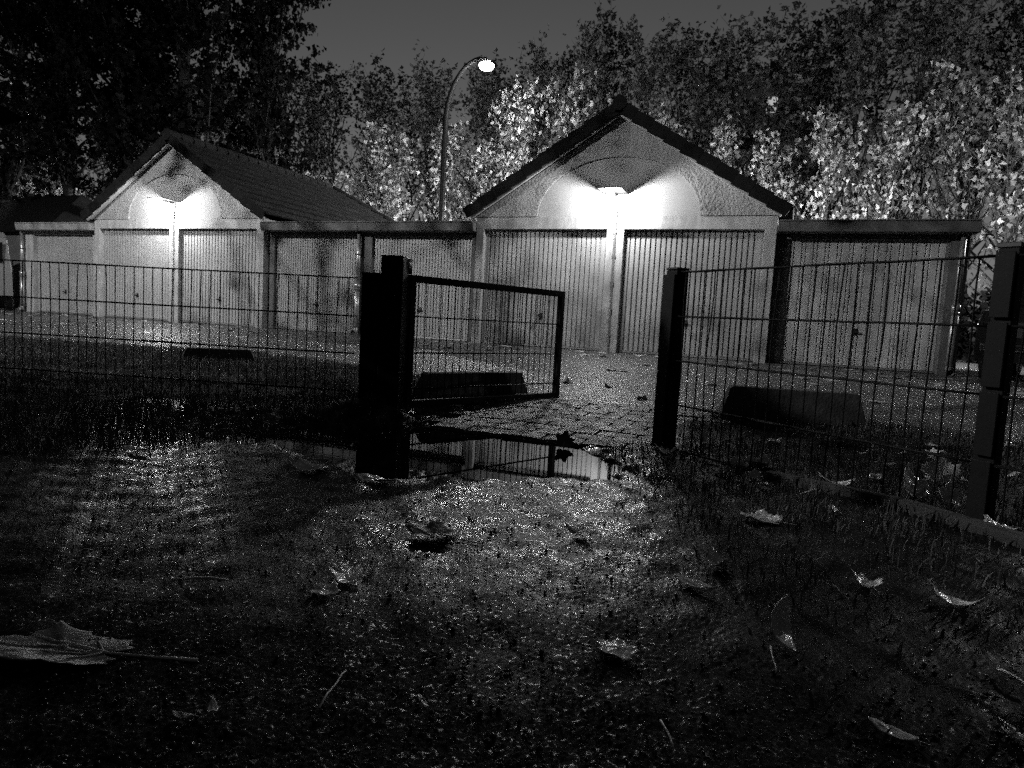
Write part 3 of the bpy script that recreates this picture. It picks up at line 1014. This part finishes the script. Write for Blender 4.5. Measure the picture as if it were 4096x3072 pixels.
def fallen_leaf(name, pos, size, rz, seed, label, curl=.35, tilt=(0, 0), kind='plane', dark=False, stalk=.6, group=None, fold=0.0, rings=6, ribs=False, wave=1.0, skin=None):
    """one leaf: a curled, creased blade with its stalk as a part; lies on the ground"""
    rng = random.Random(seed)
    ol = leaf_outline(rng, kind)
    n = len(ol)
    vs = []; fs = []
    ca = rng.uniform(0, math.pi); cb = rng.uniform(.4, 1.0)
    phs = [rng.uniform(0, 6) for _ in range(4)]
    def shape(x, y):
        r2 = x * x + y * y
        u = x * math.cos(ca) + y * math.sin(ca)
        z = curl * (u * u) * cb + curl * .35 * r2 * r2 * .5
        z += fold * abs(x)
        z += wave * .045 * math.sin(5 * x + phs[0]) * math.sin(4 * y + phs[1]) + wave * .02 * math.sin(11 * x + phs[2]) * math.sin(9 * y + phs[3])
        # raised veins running out to the lobes
        an = math.atan2(y, x) + math.pi / 2
        for c in (math.pi, math.pi - 1.15, math.pi + 1.15):
            dd = abs(((an % (2 * math.pi)) - c)) * math.sqrt(r2)
            z += .022 * max(0, 1 - dd / .07)
        return z
    vs.append((0, 0, shape(0, 1e-6)))
    for k in range(1, rings + 1):
        f = k / rings
        for (x, y) in ol:
            vs.append((x * f, y * f, shape(x * f, y * f)))
    for i in range(n):
        j = (i + 1) % n
        fs.append((0, 1 + i, 1 + j))
        for k in range(rings - 1):
            a_, b_ = 1 + k * n, 1 + (k + 1) * n
            fs.append((a_ + i, b_ + i, b_ + j, a_ + j))
    mz = min(v[2] for v in vs)
    s_ = size / 1.75
    vs = [(x * s_, y * s_, (z - mz) * s_) for x, y, z in vs]
    mb = MB().add(vs, fs)
    o = mb.build(name, M[skin] if skin else M['fallen_dark'] if dark else M['fallen'], None, True)
    so = o.modifiers.new("thickness", 'SOLIDIFY'); so.thickness = .0006
    o.location = pos
    o.rotation_euler = (tilt[0], tilt[1], rz)
    if stalk:
        zb = (shape(0, -.45) - mz) * s_
        z1 = max(zb * .6, .004)
        mb = MB()
        pts = [(0, -.05 * s_, (shape(0, 0) - mz) * s_ + .001), (0, -.42 * s_, zb + .001), (.03 * s_, -.8 * s_, z1), (.10 * s_, -(.8 + stalk) * s_, .004)]
        mb.tube(pts, [.0014 * size / .15, .0013 * size / .15, .0012 * size / .15, .0022 * size / .15], 6)
        if ribs:        # raised pale ribs running out from the stalk
            k_ = size / .15
            for an_, ln in ((0, 1.0), (.62, .85), (-.62, .85), (1.25, .6), (-1.25, .6)):
                pr = []
                for f in np.linspace(0, 1, 9):
                    x_ = math.sin(an_) * ln * f * .95; y_ = -.40 + math.cos(an_) * (ln + .35) * f * .98
                    pr.append((x_ * s_, y_ * s_, (shape(x_, y_) - mz) * s_ + .0015))
                mb.tube(pr, [.0011 * k_ * (1 - .7 * f) for f in np.linspace(0, 1, 9)], 5)
        mb.build("stalk", M['petiole'], o, True)
    return tag(o, label, "leaf", group or "fallen leaves on the ground")

# (px, py of the leaf in the photo, width in px, turn, curl, kind, dark, label)
near_leaves = [
    (2475, 2610, 165, 2.6, .25, 'plane', 0, "torn pale leaf with pointed tip on the wet gravel, nearest in the middle"),
    (2775, 2345, 160, 1.2, .25, 'oval', 0, "flat bright leaf lying lengthways on the gravel edge"),
    (2870, 2262, 150, .4, .9, 'oval', 0, "curled pale leaf with upturned end at the path's right edge"),
    (3115, 2560, 160, .9, .7, 'oval', 0, "grey half-rolled leaf standing on the dark soil"),
    (3475, 2345, 110, .2, .8, 'plane', 0, "small crumpled leaf with its stalk up in the thin grass"),
    (3830, 2420, 150, 1.5, .5, 'oval', 0, "pointed folded leaf on the dark soil at the right"),
    (3060, 2085, 160, 1.3, .6, 'plane', 0, "bright arched leaf in the grass before the right fence"),
    (3345, 2050, 55, .3, .5, 'oval', 0, "tiny pale leaf beside the kerb strip"),
    (3645, 1975, 125, .2, .6, 'plane', 0, "large pale leaf leaning on the foot of the right fence"),
    (3795, 2020, 85, 2.0, .5, 'plane', 0, "round bright leaf leaning at the foot of the big fence post"),
    (3760, 1930, 120, 1.0, .7, 'plane', 0, "greyer leaf standing behind the two bright ones by the big post"),
    (4010, 2125, 140, 1.7, .5, 'plane', 0, "pale leaf right of the big fence post at the frame edge"),
    (2815, 1765, 60, .1, .9, 'oval', 0, "upright narrow leaf caught in the right fence wires"),
    (2665, 1815, 80, .6, .8, 'plane', 0, "leaf at the foot of the right gate post"),
    (2825, 1850, 75, 1.4, .6, 'oval', 0, "grey curled leaf in the grass right of the gate post"),
    (3045, 1865, 120, .9, .9, 'plane', 0, "crumpled pale leaf with raised ends inside the right fence"),
    (3345, 1940, 120, 1.4, .5, 'oval', 0, "flat pale leaf on the grass under the right fence"),
    (3100, 1770, 60, .5, .5, 'plane', 0, "faint leaf in the grass behind the right fence"),
    (3740, 1790, 60, 1.5, .4, 'plane', 0, "faint leaf left of the big fence post, in the grass behind the wires"),
    (4050, 1790, 75, 1.2, .4, 'plane', 0, "leaf in the grass behind the wires at the right frame edge"),
    (540, 1805, 110, 1.6, .3, 'oval', 0, "broad grey leaf at the lower edge of the left grass"),
    (925, 1640, 60, .3, .6, 'plane', 0, "small round leaf in the left grass before the fence"),
    (1000, 1632, 60, 2.3, .5, 'oval', 0, "narrow leaf on the left grass beside the small round one"),
    (1300, 2375, 120, 1.2, .4, 'plane', 0, "grey toothed leaf, lower of the pair on the left of the path"),
    (1395, 2325, 130, 1.9, .9, 'plane', 0, "pale curled leaf, upper of the pair on the left of the path"),
    (1740, 2152, 210, 1.5, .3, 'plane', 1, "wide dark leaf lying flat on the sparkling gravel"),
    (2320, 2145, 120, 1.4, .6, 'oval', 1, "dark curled leaf on the brightest gravel"),
    (1250, 1880, 150, 1.3, .5, 'plane', 0, "half-sunk pale leaf at the left shore of the puddle"),
    (1500, 1925, 160, 1.6, .3, 'oval', 0, "long thin leaf along the front shore of the puddle"),
    (2255, 1800, 60, .3, .9, 'plane', 1, "dark leaf sticking up at the right end of the puddle"),
    (1705, 1745, 40, .5, .2, 'oval', 1, "small dark leaf floating on the puddle"),
    (2310, 1627, 70, 1.4, .4, 'oval', 1, "dark leaf with a bright rim on the paving in the gateway"),
    (2270, 1535, 50, .4, .6, 'plane', 1, "dark crumpled leaf at the gate's free end"),
    (2435, 1552, 40, .9, .6, 'plane', 1, "dark crumpled leaf in the middle of the bright asphalt"),
    (2570, 1600, 50, .9, .6, 'plane', 1, "dark leaf at the foot of the right gate post, on the yard side"),
    (1830, 1700, 50, 1.5, .4, 'oval', 1, "dark leaf on the striped shadow of the gate"),
    (3570, 2940, 165, 1.1, .2, 'oval', 0, "oval leaf with a clear midrib on the dark soil at the lower right"),
    (4060, 2950, 140, .6, .3, 'oval', 1, "dim leaf at the lower right corner"),
    (850, 2850, 85, .8, .5, 'oval', 0, "small dim leaf low on the left path, right of two"),
    (730, 2875, 90, 1.7, .4, 'oval', 1, "small dim leaf low on the left path, left of two"),
]
for i, (px, py, wpx, rz, cu, kd, dk, lab) in enumerate(near_leaves):
    P_, t_ = ground_at(px, py)
    size = wpx * t_ / 2708.6 * (1.15 if kd == 'plane' else 1.0)
    z = max(P_.z, PUDDLE_Z + .001) + .004
    if 3.1 < P_.y < 4.45 and -2.1 < P_.x < -.45:
        z = float(pave_z(P_.x, P_.y)) + .004
    tl = (0, 0)
    if 'standing' in lab or 'upright' in lab or 'leaning' in lab or 'sticking' in lab:
        tl = (R(50), R(10)); rz = .45 + .3 * math.sin(i); z += .02; size *= 1.2
    fallen_leaf("fallen_leaf", (P_.x, P_.y, z), size, rz, 100 + i, lab, cu, tl, kd, bool(dk))

# the big leaf in the lower left corner, its stalk pointing right
P_, t_ = ground_at(255, 2605)
fallen_leaf("fallen_leaf", (P_.x, P_.y, P_.z + .001), .29, R(108), 7, "big veined leaf with a long stalk, lower left corner of the path", .02, (R(1), R(5)), 'plane', False, .50, fold=.05, rings=12, ribs=True, wave=.45, skin='fallen_dim').scale = (.52, 1, .9)

# leaves half hidden in the grass behind and before the right fence
rg = random.Random(8)
for k in range(22):
    px, py = rg.uniform(2750, 4080), rg.uniform(1760, 1960)
    P_, t_ = ground_at(px, py)
    fallen_leaf("fallen_leaf", (P_.x, P_.y, P_.z + .012), rg.uniform(.045, .085), rg.uniform(0, 6.28), 500 + k, "small leaf half hidden in the grass round the right fence", .5, (rg.uniform(.1, .7), rg.uniform(-.3, .3)), rg.choice(('plane', 'oval')), False, 0, "small leaves in the right grass", rings=3)

# small leaves strewn over the yard
rs = random.Random(31)
protos = []
for k in range(5):
    o = fallen_leaf("fallen_leaf", (0, 0, -50), .14, 0, 300 + k, "", .25, (0, 0), 'plane', False, 0, rings=3)
    protos.append(o)
used = set()
def yard_leaf(x, y, s_):
    k = rs.randrange(5)
    o = protos[k] if k not in used else protos[k].copy()
    if k in used:
        COL.objects.link(o)
    used.add(k)
    z = hz(x, y) + .006
    o.location = (x, y, z)
    o.rotation_euler = (rs.uniform(-.12, .12), rs.uniform(-.12, .12), rs.uniform(0, 6.28))
    o.scale = (s_, s_, s_ * rs.uniform(.4, .9))
    tag(o, "small pale fallen leaf strewn on the asphalt before the garage doors", "leaf", "small leaves strewn on the yard")
n = 0
while n < 230:
    x = rs.uniform(-17.5, 3.2)
    y = 11.3 - abs(rs.gauss(0, 1.2)) if rs.random() < .62 else rs.uniform(5.2, 11)
    e = np.interp(x, [q[0] for q in edge], [q[1] for q in edge])
    if y < e + .15: continue
    yard_leaf(x, y, rs.uniform(.7, 1.4)); n += 1

# twigs
def twig(p, q, r_, label, seed):
    a, _ = ground_at(*p); b, _ = ground_at(*q)
    rng = random.Random(seed)
    d = b - a
    mb = MB()
    pts = [a + d * f + Vector((rng.gauss(0, .012), rng.gauss(0, .012), 0)) * d.length * (0 < f < 1) + Vector((0, 0, .007 + .004 * math.sin(f * 3.1))) for f in (0, .3, .6, .85, 1)]
    mb.tube([p_ - a for p_ in pts], [r_, r_ * .95, r_ * .85, r_ * .8, r_ * .6], 6)
    o = mb.build("twig", M['petiole'], None, True, loc=a)
    tag(o, label, "twig", "twigs on the path")
twig((735, 2330), (912, 2333), .0028, "pale straight twig on the left of the path", 1)
twig((3990, 2690), (4120, 2770), .0022, "pale twig running out at the right frame edge", 2)
twig((3080, 2600), (3100, 2710), .0014, "thin bent twig below the half-rolled leaf", 3)
twig((2640, 2900), (2690, 3010), .0018, "curved twig at the lower middle of the gravel", 4)
twig((3200, 1985), (3290, 1960), .0026, "pale stick lying across the kerb strip", 5)
twig((1275, 2850), (1385, 2700), .0016, "dark thin stalk leaning across the lower left gravel", 6)
twig((2080, 2330), (2140, 2380), .0018, "short pale stalk in the middle of the gravel", 7)

# ------------------------------------------------------------------ trees
def make_tree(seed, H, cb, spread, asc, nl, nleaf, lsize, bark, leafm, trunk_r, top=1.0, twigs=5, bare=None, bunch=1.0, alive=.8):
    """returns (trunk mesh, crown mesh): tapered trunk with rising limbs and twigs, leaves along them"""
    rng = random.Random(seed); rs_ = np.random.RandomState(seed)
    mb = MB()
    def wob(a): return rng.gauss(0, a)
    tp = [Vector((0, 0, -.2))]
    nseg = 9
    for k in range(1, nseg + 1):
        p = tp[-1]
        tp.append(Vector((p.x + wob(.012 * H), p.y + wob(.012 * H), H * .97 * k / nseg)))
    tr = [max(.012, trunk_r * (1 - .93 * k / nseg)) for k in range(nseg + 1)]
    mb.tube(tp, tr, 7)
    def on_trunk(z):
        f = max(0, min(nseg - .001, z / (H * .97) * nseg)); k = int(f)
        return tp[k].lerp(tp[k + 1], f - k), tr[k] + (tr[k + 1] - tr[k]) * (f - k)
    spots = []
    for i in range(nl):
        f = (i + rng.random()) / nl
        z = cb + (H * .96 - cb) * f ** .9
        p, r0 = on_trunk(z)
        az = i * 2.399 + rng.uniform(-.6, .6)
        L = spread * (1.0 - .5 * f ** 2.2) * rng.uniform(.6, 1.2) * (top if f > .7 else 1)
        an = asc + rng.uniform(-.18, .18) + .12 * f
        dv = Vector((math.cos(az) * math.cos(an), math.sin(az) * math.cos(an), math.sin(an)))
        pts = [p]
        m_ = 5
        for k in range(m_):
            dv = (dv + Vector((wob(.12), wob(.12), .07 + wob(.07)))).normalized()
            pts.append(pts[-1] + dv * L / m_)
        r1 = min(r0 * .6, .012 + .014 * L)
        mb.tube(pts, [r1 * (1 - .8 * k / m_) + .003 for k in range(m_ + 1)], 5, cap=False)
        for k in range(2, m_ + 1):
            spots += [(pts[k], .16)] * 2
        for q in range(twigs):
            k = rng.randrange(1, m_ + 1); fr_ = rng.random()
            a = pts[k - 1].lerp(pts[k], fr_)
            tv = (dv + Vector((wob(.7), wob(.7), wob(.45)))).normalized()
            tl = L * rng.uniform(.18, .42)
            b = a + tv * tl * .55 + Vector((0, 0, wob(.03)))
            c = b + (tv + Vector((wob(.3), wob(.3), .15 + wob(.2)))).normalized() * tl * .5
            mb.tube([a, b, c], [.007, .005, .003], 3, cap=False)
            spots += [(b, .13), (c, .15), (c, .15)]
    # leaves in loose bunches
    clus = rs_.randint(0, len(spots), nleaf)
    live = rs_.uniform(0, 1, len(spots)) < alive
    if bare:        # the lower boughs have lost most of their leaves
        zz = np.array([s_[0][2] for s_ in spots])
        live &= rs_.uniform(0, 1, len(spots)) < np.clip((zz - bare[0]) / (bare[1] - bare[0]), .12, 1)
    clus = clus[live[clus]]
    n = len(clus)
    C = np.array([tuple(s_[0]) for s_ in spots])[clus]
    sg = np.array([s_[1] for s_ in spots])[clus][:, None]
    C = C + rs_.normal(0, 1, (n, 3)) * sg * bunch * np.array([1, 1, .8])
    sz = lsize * rs_.uniform(.5, 1.25, n)
    a = rs_.normal(0, 1, (n, 3)); a /= np.linalg.norm(a, axis=1)[:, None]
    b = rs_.normal(0, 1, (n, 3)); b -= a * (a * b).sum(1)[:, None]; b /= np.linalg.norm(b, axis=1)[:, None]
    nn = np.cross(a, b)
    # five-sided leaf, a little folded
    prof = [(-.5, 0, 0), (-.2, -.5, .14), (.08, -.2, .03), (.56, -.06, .06), (.1, .22, .03), (-.12, .52, .12)]
    K = len(prof)
    V = np.stack([C + sz[:, None] * (a * u + b * v_ + nn * w_) for u, v_, w_ in prof], 1).reshape(-1, 3)
    o = np.arange(n)[:, None] * K
    F = o + np.arange(K)[None]
    tm = bpy.data.meshes.new("trunk"); tm.from_pydata(mb.v, [], mb.f); tm.update(); tm.materials.append(bark)
    tm.polygons.foreach_set("use_smooth", [True] * len(tm.polygons))
    cm = bpy.data.meshes.new("crown")
    cm.vertices.add(len(V)); cm.vertices.foreach_set("co", V.astype(np.float32).ravel())
    cm.loops.add(F.size); cm.loops.foreach_set("vertex_index", F.astype(np.int32).ravel())
    cm.polygons.add(n)
    cm.polygons.foreach_set("loop_start", np.arange(0, F.size, K, dtype=np.int32))
    cm.polygons.foreach_set("loop_total", np.full(n, K, np.int32))
    cm.update(calc_edges=True); cm.materials.append(leafm)
    return tm, cm

def place_tree(meshes, name, x, y, rz, sx, sz, label, group):
    t = thing(name, label, "tree", (x, y, 0), rz, group)
    t.scale = (sx, sx, sz)
    for nm, me in zip(("trunk", "crown"), meshes):
        o = bpy.data.objects.new(nm, me); COL.objects.link(o); o.parent = t
    return t

rngt = random.Random(77)
ordn = ["first", "second", "third", "fourth", "fifth", "sixth", "seventh", "eighth", "ninth", "tenth", "eleventh", "twelfth", "thirteenth", "fourteenth", "fifteenth", "sixteenth", "seventeenth", "eighteenth"]
def row_of_trees(xs_, variants, name, lab, group, y, yj, hf, wf):
    right = [x for x in xs_ if x > -10.5]
    left = [x for x in xs_ if x <= -10.5][::-1]
    for x in xs_:
        l_ = lab % (ordn[right.index(x)] + " to the right of") if x > -10.5 else lab % (ordn[left.index(x)] + " to the left of")
        place_tree(variants[rngt.randrange(len(variants))], name, x + rngt.uniform(-.25, .25), y + rngt.uniform(-yj, yj), rngt.uniform(0, 6.28), wf(x), hf(x), l_, group)
# tall thin trees in a row, their unlit look put into a low leaf tone
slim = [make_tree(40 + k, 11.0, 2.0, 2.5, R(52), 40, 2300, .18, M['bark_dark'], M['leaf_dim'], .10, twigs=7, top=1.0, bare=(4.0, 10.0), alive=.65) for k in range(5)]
bx = [-41, -38.5, -36, -33.4, -31, -28.5, -26, -23.6, -21.4, -19.6, -17.9, -16.3, -14.8, -13.3, -11.7, -10.1, -8.7, -7.3, -5.9, -4.5, -3.1, -1.7, -.3, 1.1, 2.5, 3.9, 5.3, 6.7, 8.1, 9.6]
def tall_h(x):
    h = .99 + rngt.uniform(-.06, .05)
    if -9.5 < x < -6.5: h += .07
    if x > .5: h += .10
    return h
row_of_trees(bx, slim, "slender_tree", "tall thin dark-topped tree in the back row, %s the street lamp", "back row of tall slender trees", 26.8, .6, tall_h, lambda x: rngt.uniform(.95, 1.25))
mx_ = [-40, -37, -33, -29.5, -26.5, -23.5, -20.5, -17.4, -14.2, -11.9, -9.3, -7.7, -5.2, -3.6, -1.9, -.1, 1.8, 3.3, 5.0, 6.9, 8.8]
row_of_trees(mx_, slim, "slender_tree", "upright unlit tree in the middle row, %s the street lamp", "middle row of slender trees", 25.6, .4, lambda x: tall_h(x) * .93, lambda x: rngt.uniform(.9, 1.15))
# lower trees in front of them, pale leaves lit by the added lane lamps
bushy = [make_tree(140 + k, 6.4, 1.0, 2.2, R(48), 30, 2400, .155, M['bark'], M['leaf'], .07, twigs=7, top=.8, bunch=.8, alive=.5) for k in range(5)]
fx = [-40, -37, -34, -31, -28, -25.4, -23, -20.8, -18.8, -16.9, -14.9, -13.0, -11.2, -9.4, -7.8, -6.1, -4.4, -2.7, -1.0, .7, 2.4, 4.1, 5.8, 7.5]
def low_h(x):
    return float(np.interp(x, [-40, -18, -14, -11, -8.2, -5, -2.5, 0, 3, 8], [.9, .95, 1.1, 1.12, 1.35, 1.15, 1.15, 1.05, 1.2, 1.3])) + rngt.uniform(-.08, .08)
row_of_trees(fx, bushy, "bushy_tree", "low pale-leaved front-row tree behind the garages, %s the street lamp", "front row of pale-leaved trees", 24.3, .7, low_h, lambda x: rngt.uniform(.85, 1.15))

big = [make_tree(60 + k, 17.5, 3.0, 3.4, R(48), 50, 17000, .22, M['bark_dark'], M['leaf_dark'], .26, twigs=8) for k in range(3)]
darks = [(-17.0, 18.6, .80, 1.0, "nearest of the tall black trees, its edge against the sky right of the left gable"),
         (-18.6, 17.6, 1.0, 1.0, "tall black tree rising straight behind the left gable"),
         (-21.6, 17.2, 1.0, 1.05, "tall black tree with a thick trunk left of the left gable"),
         (-25.2, 17.6, 1.0, 1.0, "tall black tree over the roof of the far outbuilding"),
         (-29.5, 18.0, 1.05, 1.0, "tall black tree at the left edge of the photo")]
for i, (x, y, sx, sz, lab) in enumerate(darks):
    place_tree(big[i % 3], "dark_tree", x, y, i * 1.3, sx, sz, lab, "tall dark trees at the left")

# yard trees beside the near lamp: their boughs throw the dappled shade on the doors
mid_t = [make_tree(80 + k, 6.3, 2.4, 2.1, R(32), 20, nl_, .17, M['bark'], M['leaf'], .08, twigs=4) for k, nl_ in enumerate((240, 1000, 110))]
for me_, x, y, rz, sx, lab in ((mid_t[0], -12.0, 3.0, .4, 1.0, "young tree beside the lamp pole on the near side of the yard"),
                           (mid_t[1], -9.75, 3.2, 1.4, .55, "leafier young tree between the two sparse ones in the yard"),
                           (mid_t[2], -7.6, 1.9, 2.0, 1.0, "sparse young tree nearest the left end of the fence")):
    place_tree(me_, "yard_tree", x, y, rz, sx, .80 if sx < 1 else 1, lab, "yard trees near the lamp")
# unseen plane tree, added so its canopy blocks the sky over the path
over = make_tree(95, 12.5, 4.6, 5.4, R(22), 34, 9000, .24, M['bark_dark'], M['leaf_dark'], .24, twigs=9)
place_tree(over, "added_plane_tree", .9, -2.6, .3, 1, 1, "unseen plane tree added to keep sky light off the near end of the path", None)
# dark bough reaching in at the right edge
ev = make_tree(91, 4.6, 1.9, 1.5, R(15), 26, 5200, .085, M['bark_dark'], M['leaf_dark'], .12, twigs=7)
place_tree(ev, "dark_conifer", 3.55, 9.3, 1.0, .95, .95, "black bushy evergreen at the right frame edge, beside the end garage", None)

# ------------------------------------------------------------------ vehicles at the two ends
def vehicle(name, label, cat, loc, rz, L, Wd, prof, roof, paint, lamps=False, wheel_r=.32, axles=(.18, .80)):
    """body lofted from a side profile, with wheels, windows, lamps; front towards +x, length along x"""
    t = thing(name, label, cat, loc, rz)
    hw = Wd / 2
    mb = MB()
    n = len(prof)
    lo = [(x * L, z) for x, z in prof]
    rings = []
    for s_, f, dz in ((-1, 1.0, 0), (-1, .93, .04), (1, .93, .04), (1, 1.0, 0)):
        pass
    sects = [(-hw, .0), (-hw * .96, .05), (0, .07), (hw * .96, .05), (hw, .0)]
    vs = []
    for (yy, lift) in sects:
        for (x, z) in lo:
            vs.append((x, yy * (1 - .10 * max(0, (z - .95)) / .6), z + (lift if z > .5 else 0)))
    fs = []
    for k in range(len(sects) - 1):
        for i in range(n):
            j = (i + 1) % n
            fs.append((k * n + i, k * n + j, (k + 1) * n + j, (k + 1) * n + i))
    fs.append(tuple(range(n - 1, -1, -1))); fs.append(tuple((len(sects) - 1) * n + i for i in range(n)))
    mb.add(vs, fs)
    mb.build("body", paint, t, bevel=.03)
    for ax_ in axles:
        for s_ in (-1, 1):
            arch = MB().tube([(ax_ * L, s_ * (hw - .12), wheel_r + .02), (ax_ * L, s_ * (hw + .004), wheel_r + .02)], wheel_r + .07, 20)
            arch.build("wheel_arch", M['black'], t)
            w = MB().tube([(ax_ * L, s_ * (hw - .11), wheel_r), (ax_ * L, s_ * (hw + .02), wheel_r)], wheel_r, 20)
            wo = w.build("wheel", M['rubber'], t, bevel=.02)
            MB().tube([(ax_ * L, s_ * (hw + .01), wheel_r), (ax_ * L, s_ * (hw + .026), wheel_r)], wheel_r * .6, 12).build("rim", M['steel'], wo)
    return t, hw
van_prof = [(0, .35), (.0, .9), (.02, 1.75), (.06, 1.92), (.72, 1.95), (.78, 1.85), (.88, 1.15), (.98, 1.0), (1, .7), (1, .35)]
van, vhw = vehicle("parked_van", "pale van parked left of the garage row, partly behind the drainpipe", "van", (-18.62, 10.5, 0), R(152), 4.6, 1.85, van_prof, None, M['van'])
for s_ in (-1, 1):
    MB().box(.25, 4.2, s_ * vhw - .012, s_ * vhw + .012, .93, .99).build("side_moulding", M['black'], van)
    MB().obox((3.05, s_ * (vhw * .955), 1.5), (.42, 0, 0), (0, .012, 0), (0, -s_ * .02, .22)).build("side_window", M['glass'], van)
MB().obox((-.012, 0, 1.45), (.01, 0, 0), (0, .7, 0), (0, 0, .25)).build("rear_window", M['glass'], van)

car_prof = [(0, .25), (0, .7), (.02, .92), (.12, 1.0), (.22, 1.5), (.30, 1.56), (.58, 1.55), (.72, 1.02), (.96, .9), (1, .75), (1, .25)]
car, chw = vehicle("parked_car", "dark parked car with round headlight behind the big fence post", "car", (4.75, 14.55, 0), R(-112), 4.1, 1.7, car_prof, None, M['car'])
for s_ in (-1, 1):
    hl = MB().tube([(4.06, s_ * .62, .68), (4.125, s_ * .62, .68)], .105, 16)
    h_ = hl.build("headlight", M['chrome'], car)
    MB().ell((4.125, s_ * .62, .68), .03, .09, .09, 14, 8).build("lens", M['lens'], h_, True)
    MB().obox((1.75, s_ * chw * .945, 1.27), (.75, 0, 0), (0, .01, 0), (0, -s_ * .02, .19)).build("side_window", M['glass'], car)
MB().obox((2.70, 0, 1.31), (.27, 0, -.235), (0, .66, 0), (.012, 0, .014)).build("windscreen", M['glass'], car)
MB().box(4.09, 4.16, -.78, .78, .40, .50).build("bumper", M['chrome'], car, bevel=.02)
MB().box(4.085, 4.115, -.45, .45, .58, .80).build("grille", M['black'], car, bevel=.01)

# ------------------------------------------------------------------ far buildings
ob = thing("outbuilding", "low outbuilding with a black hipped roof at the left edge", "building", (-24.6, 16.2, 0))
MB().box(-3.6, 3.2, -2.0, 3.0, -.06, 2.35).build("wall", M['wallp'], ob)
rfm = MB()
rfm.add([(-3.9, -2.3, 2.35), (3.6, -2.3, 2.35), (3.6, 3.3, 2.35), (-3.9, 3.3, 2.35), (-1.5, .5, 4.0), (1.4, .5, 4.0)],
        [(0, 1, 5, 4), (1, 2, 5), (2, 3, 4, 5), (3, 0, 4), (0, 3, 2, 1)])
rfm.build("roof", M['tile'], ob)
MB().box(-1.6, .9, -2.03, -2.002, -.02, 2.0).build("door", M['wallp'], ob)

ap = thing("apartment_block", "tall block with a few lit windows hidden behind the slender trees", "building", (-3.6, 62, 0))
MB().box(-5.2, 5.3, 0, 10, -.06, 22.3).build("wall", M['block'], ap)
litset = {(3, 6), (1, 5), (4, 3)}
for i in range(6):
    for j in range(2, 8):
        x = -4.4 + i * 1.8; z = 1.6 + j * 2.9
        w = MB().box(x - .5, x + .5, -.04, -.003, z, z + 1.3)
        o = w.build("window", M['lit'] if (i, j) in litset else M['glass'], ap)
        if (i, j) in litset: o['label'] = "lit window"

# clipped hedges: one across the lane, one unseen, added to block the yard lamp
def hedge(name, p0, p1, h, thick, n, seed, label):
    rsx = np.random.RandomState(seed)
    u = rsx.uniform(0, 1, n)
    p0, p1 = np.array(p0), np.array(p1)
    d = (p1 - p0) / np.linalg.norm(p1 - p0); L = np.linalg.norm(p1 - p0)
    o_ = rsx.normal(0, thick, n)
    X = p0[0] + (p1 - p0)[0] * u - d[1] * o_; Y = p0[1] + (p1 - p0)[1] * u + d[0] * o_
    Z = -.2 + rsx.uniform(0, 1, n) ** .8 * (h + .1 * np.sin(u * L * 2.1) + .08 * np.sin(u * L * 5))
    C = np.stack([X, Y, Z], 1)
    a = rsx.normal(0, 1, (n, 3)); a /= np.linalg.norm(a, axis=1)[:, None]
    b = rsx.normal(0, 1, (n, 3)); b -= a * (a * b).sum(1)[:, None]; b /= np.linalg.norm(b, axis=1)[:, None]
    sz = rsx.uniform(.06, .14, n)[:, None]
    V = np.stack([C - a * sz, C + b * sz * .6, C + a * sz, C - b * sz * .6], 1).reshape(-1, 3)
    F = np.arange(n)[:, None] * 4 + np.arange(4)[None]
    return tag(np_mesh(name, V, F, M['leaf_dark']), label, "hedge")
hedge("hedge", (2.5, 22.2), (16, 22.2), 2.3, .35, 9000, 9, "dark clipped hedge across the lane, seen past the right end of the garages")
hedge("hedge", (-5.3, -4.0), (-5.0, 2.5), 2.55, .28, 12000, 10, "unseen hedge added left of the camera to keep lamp light off the path")
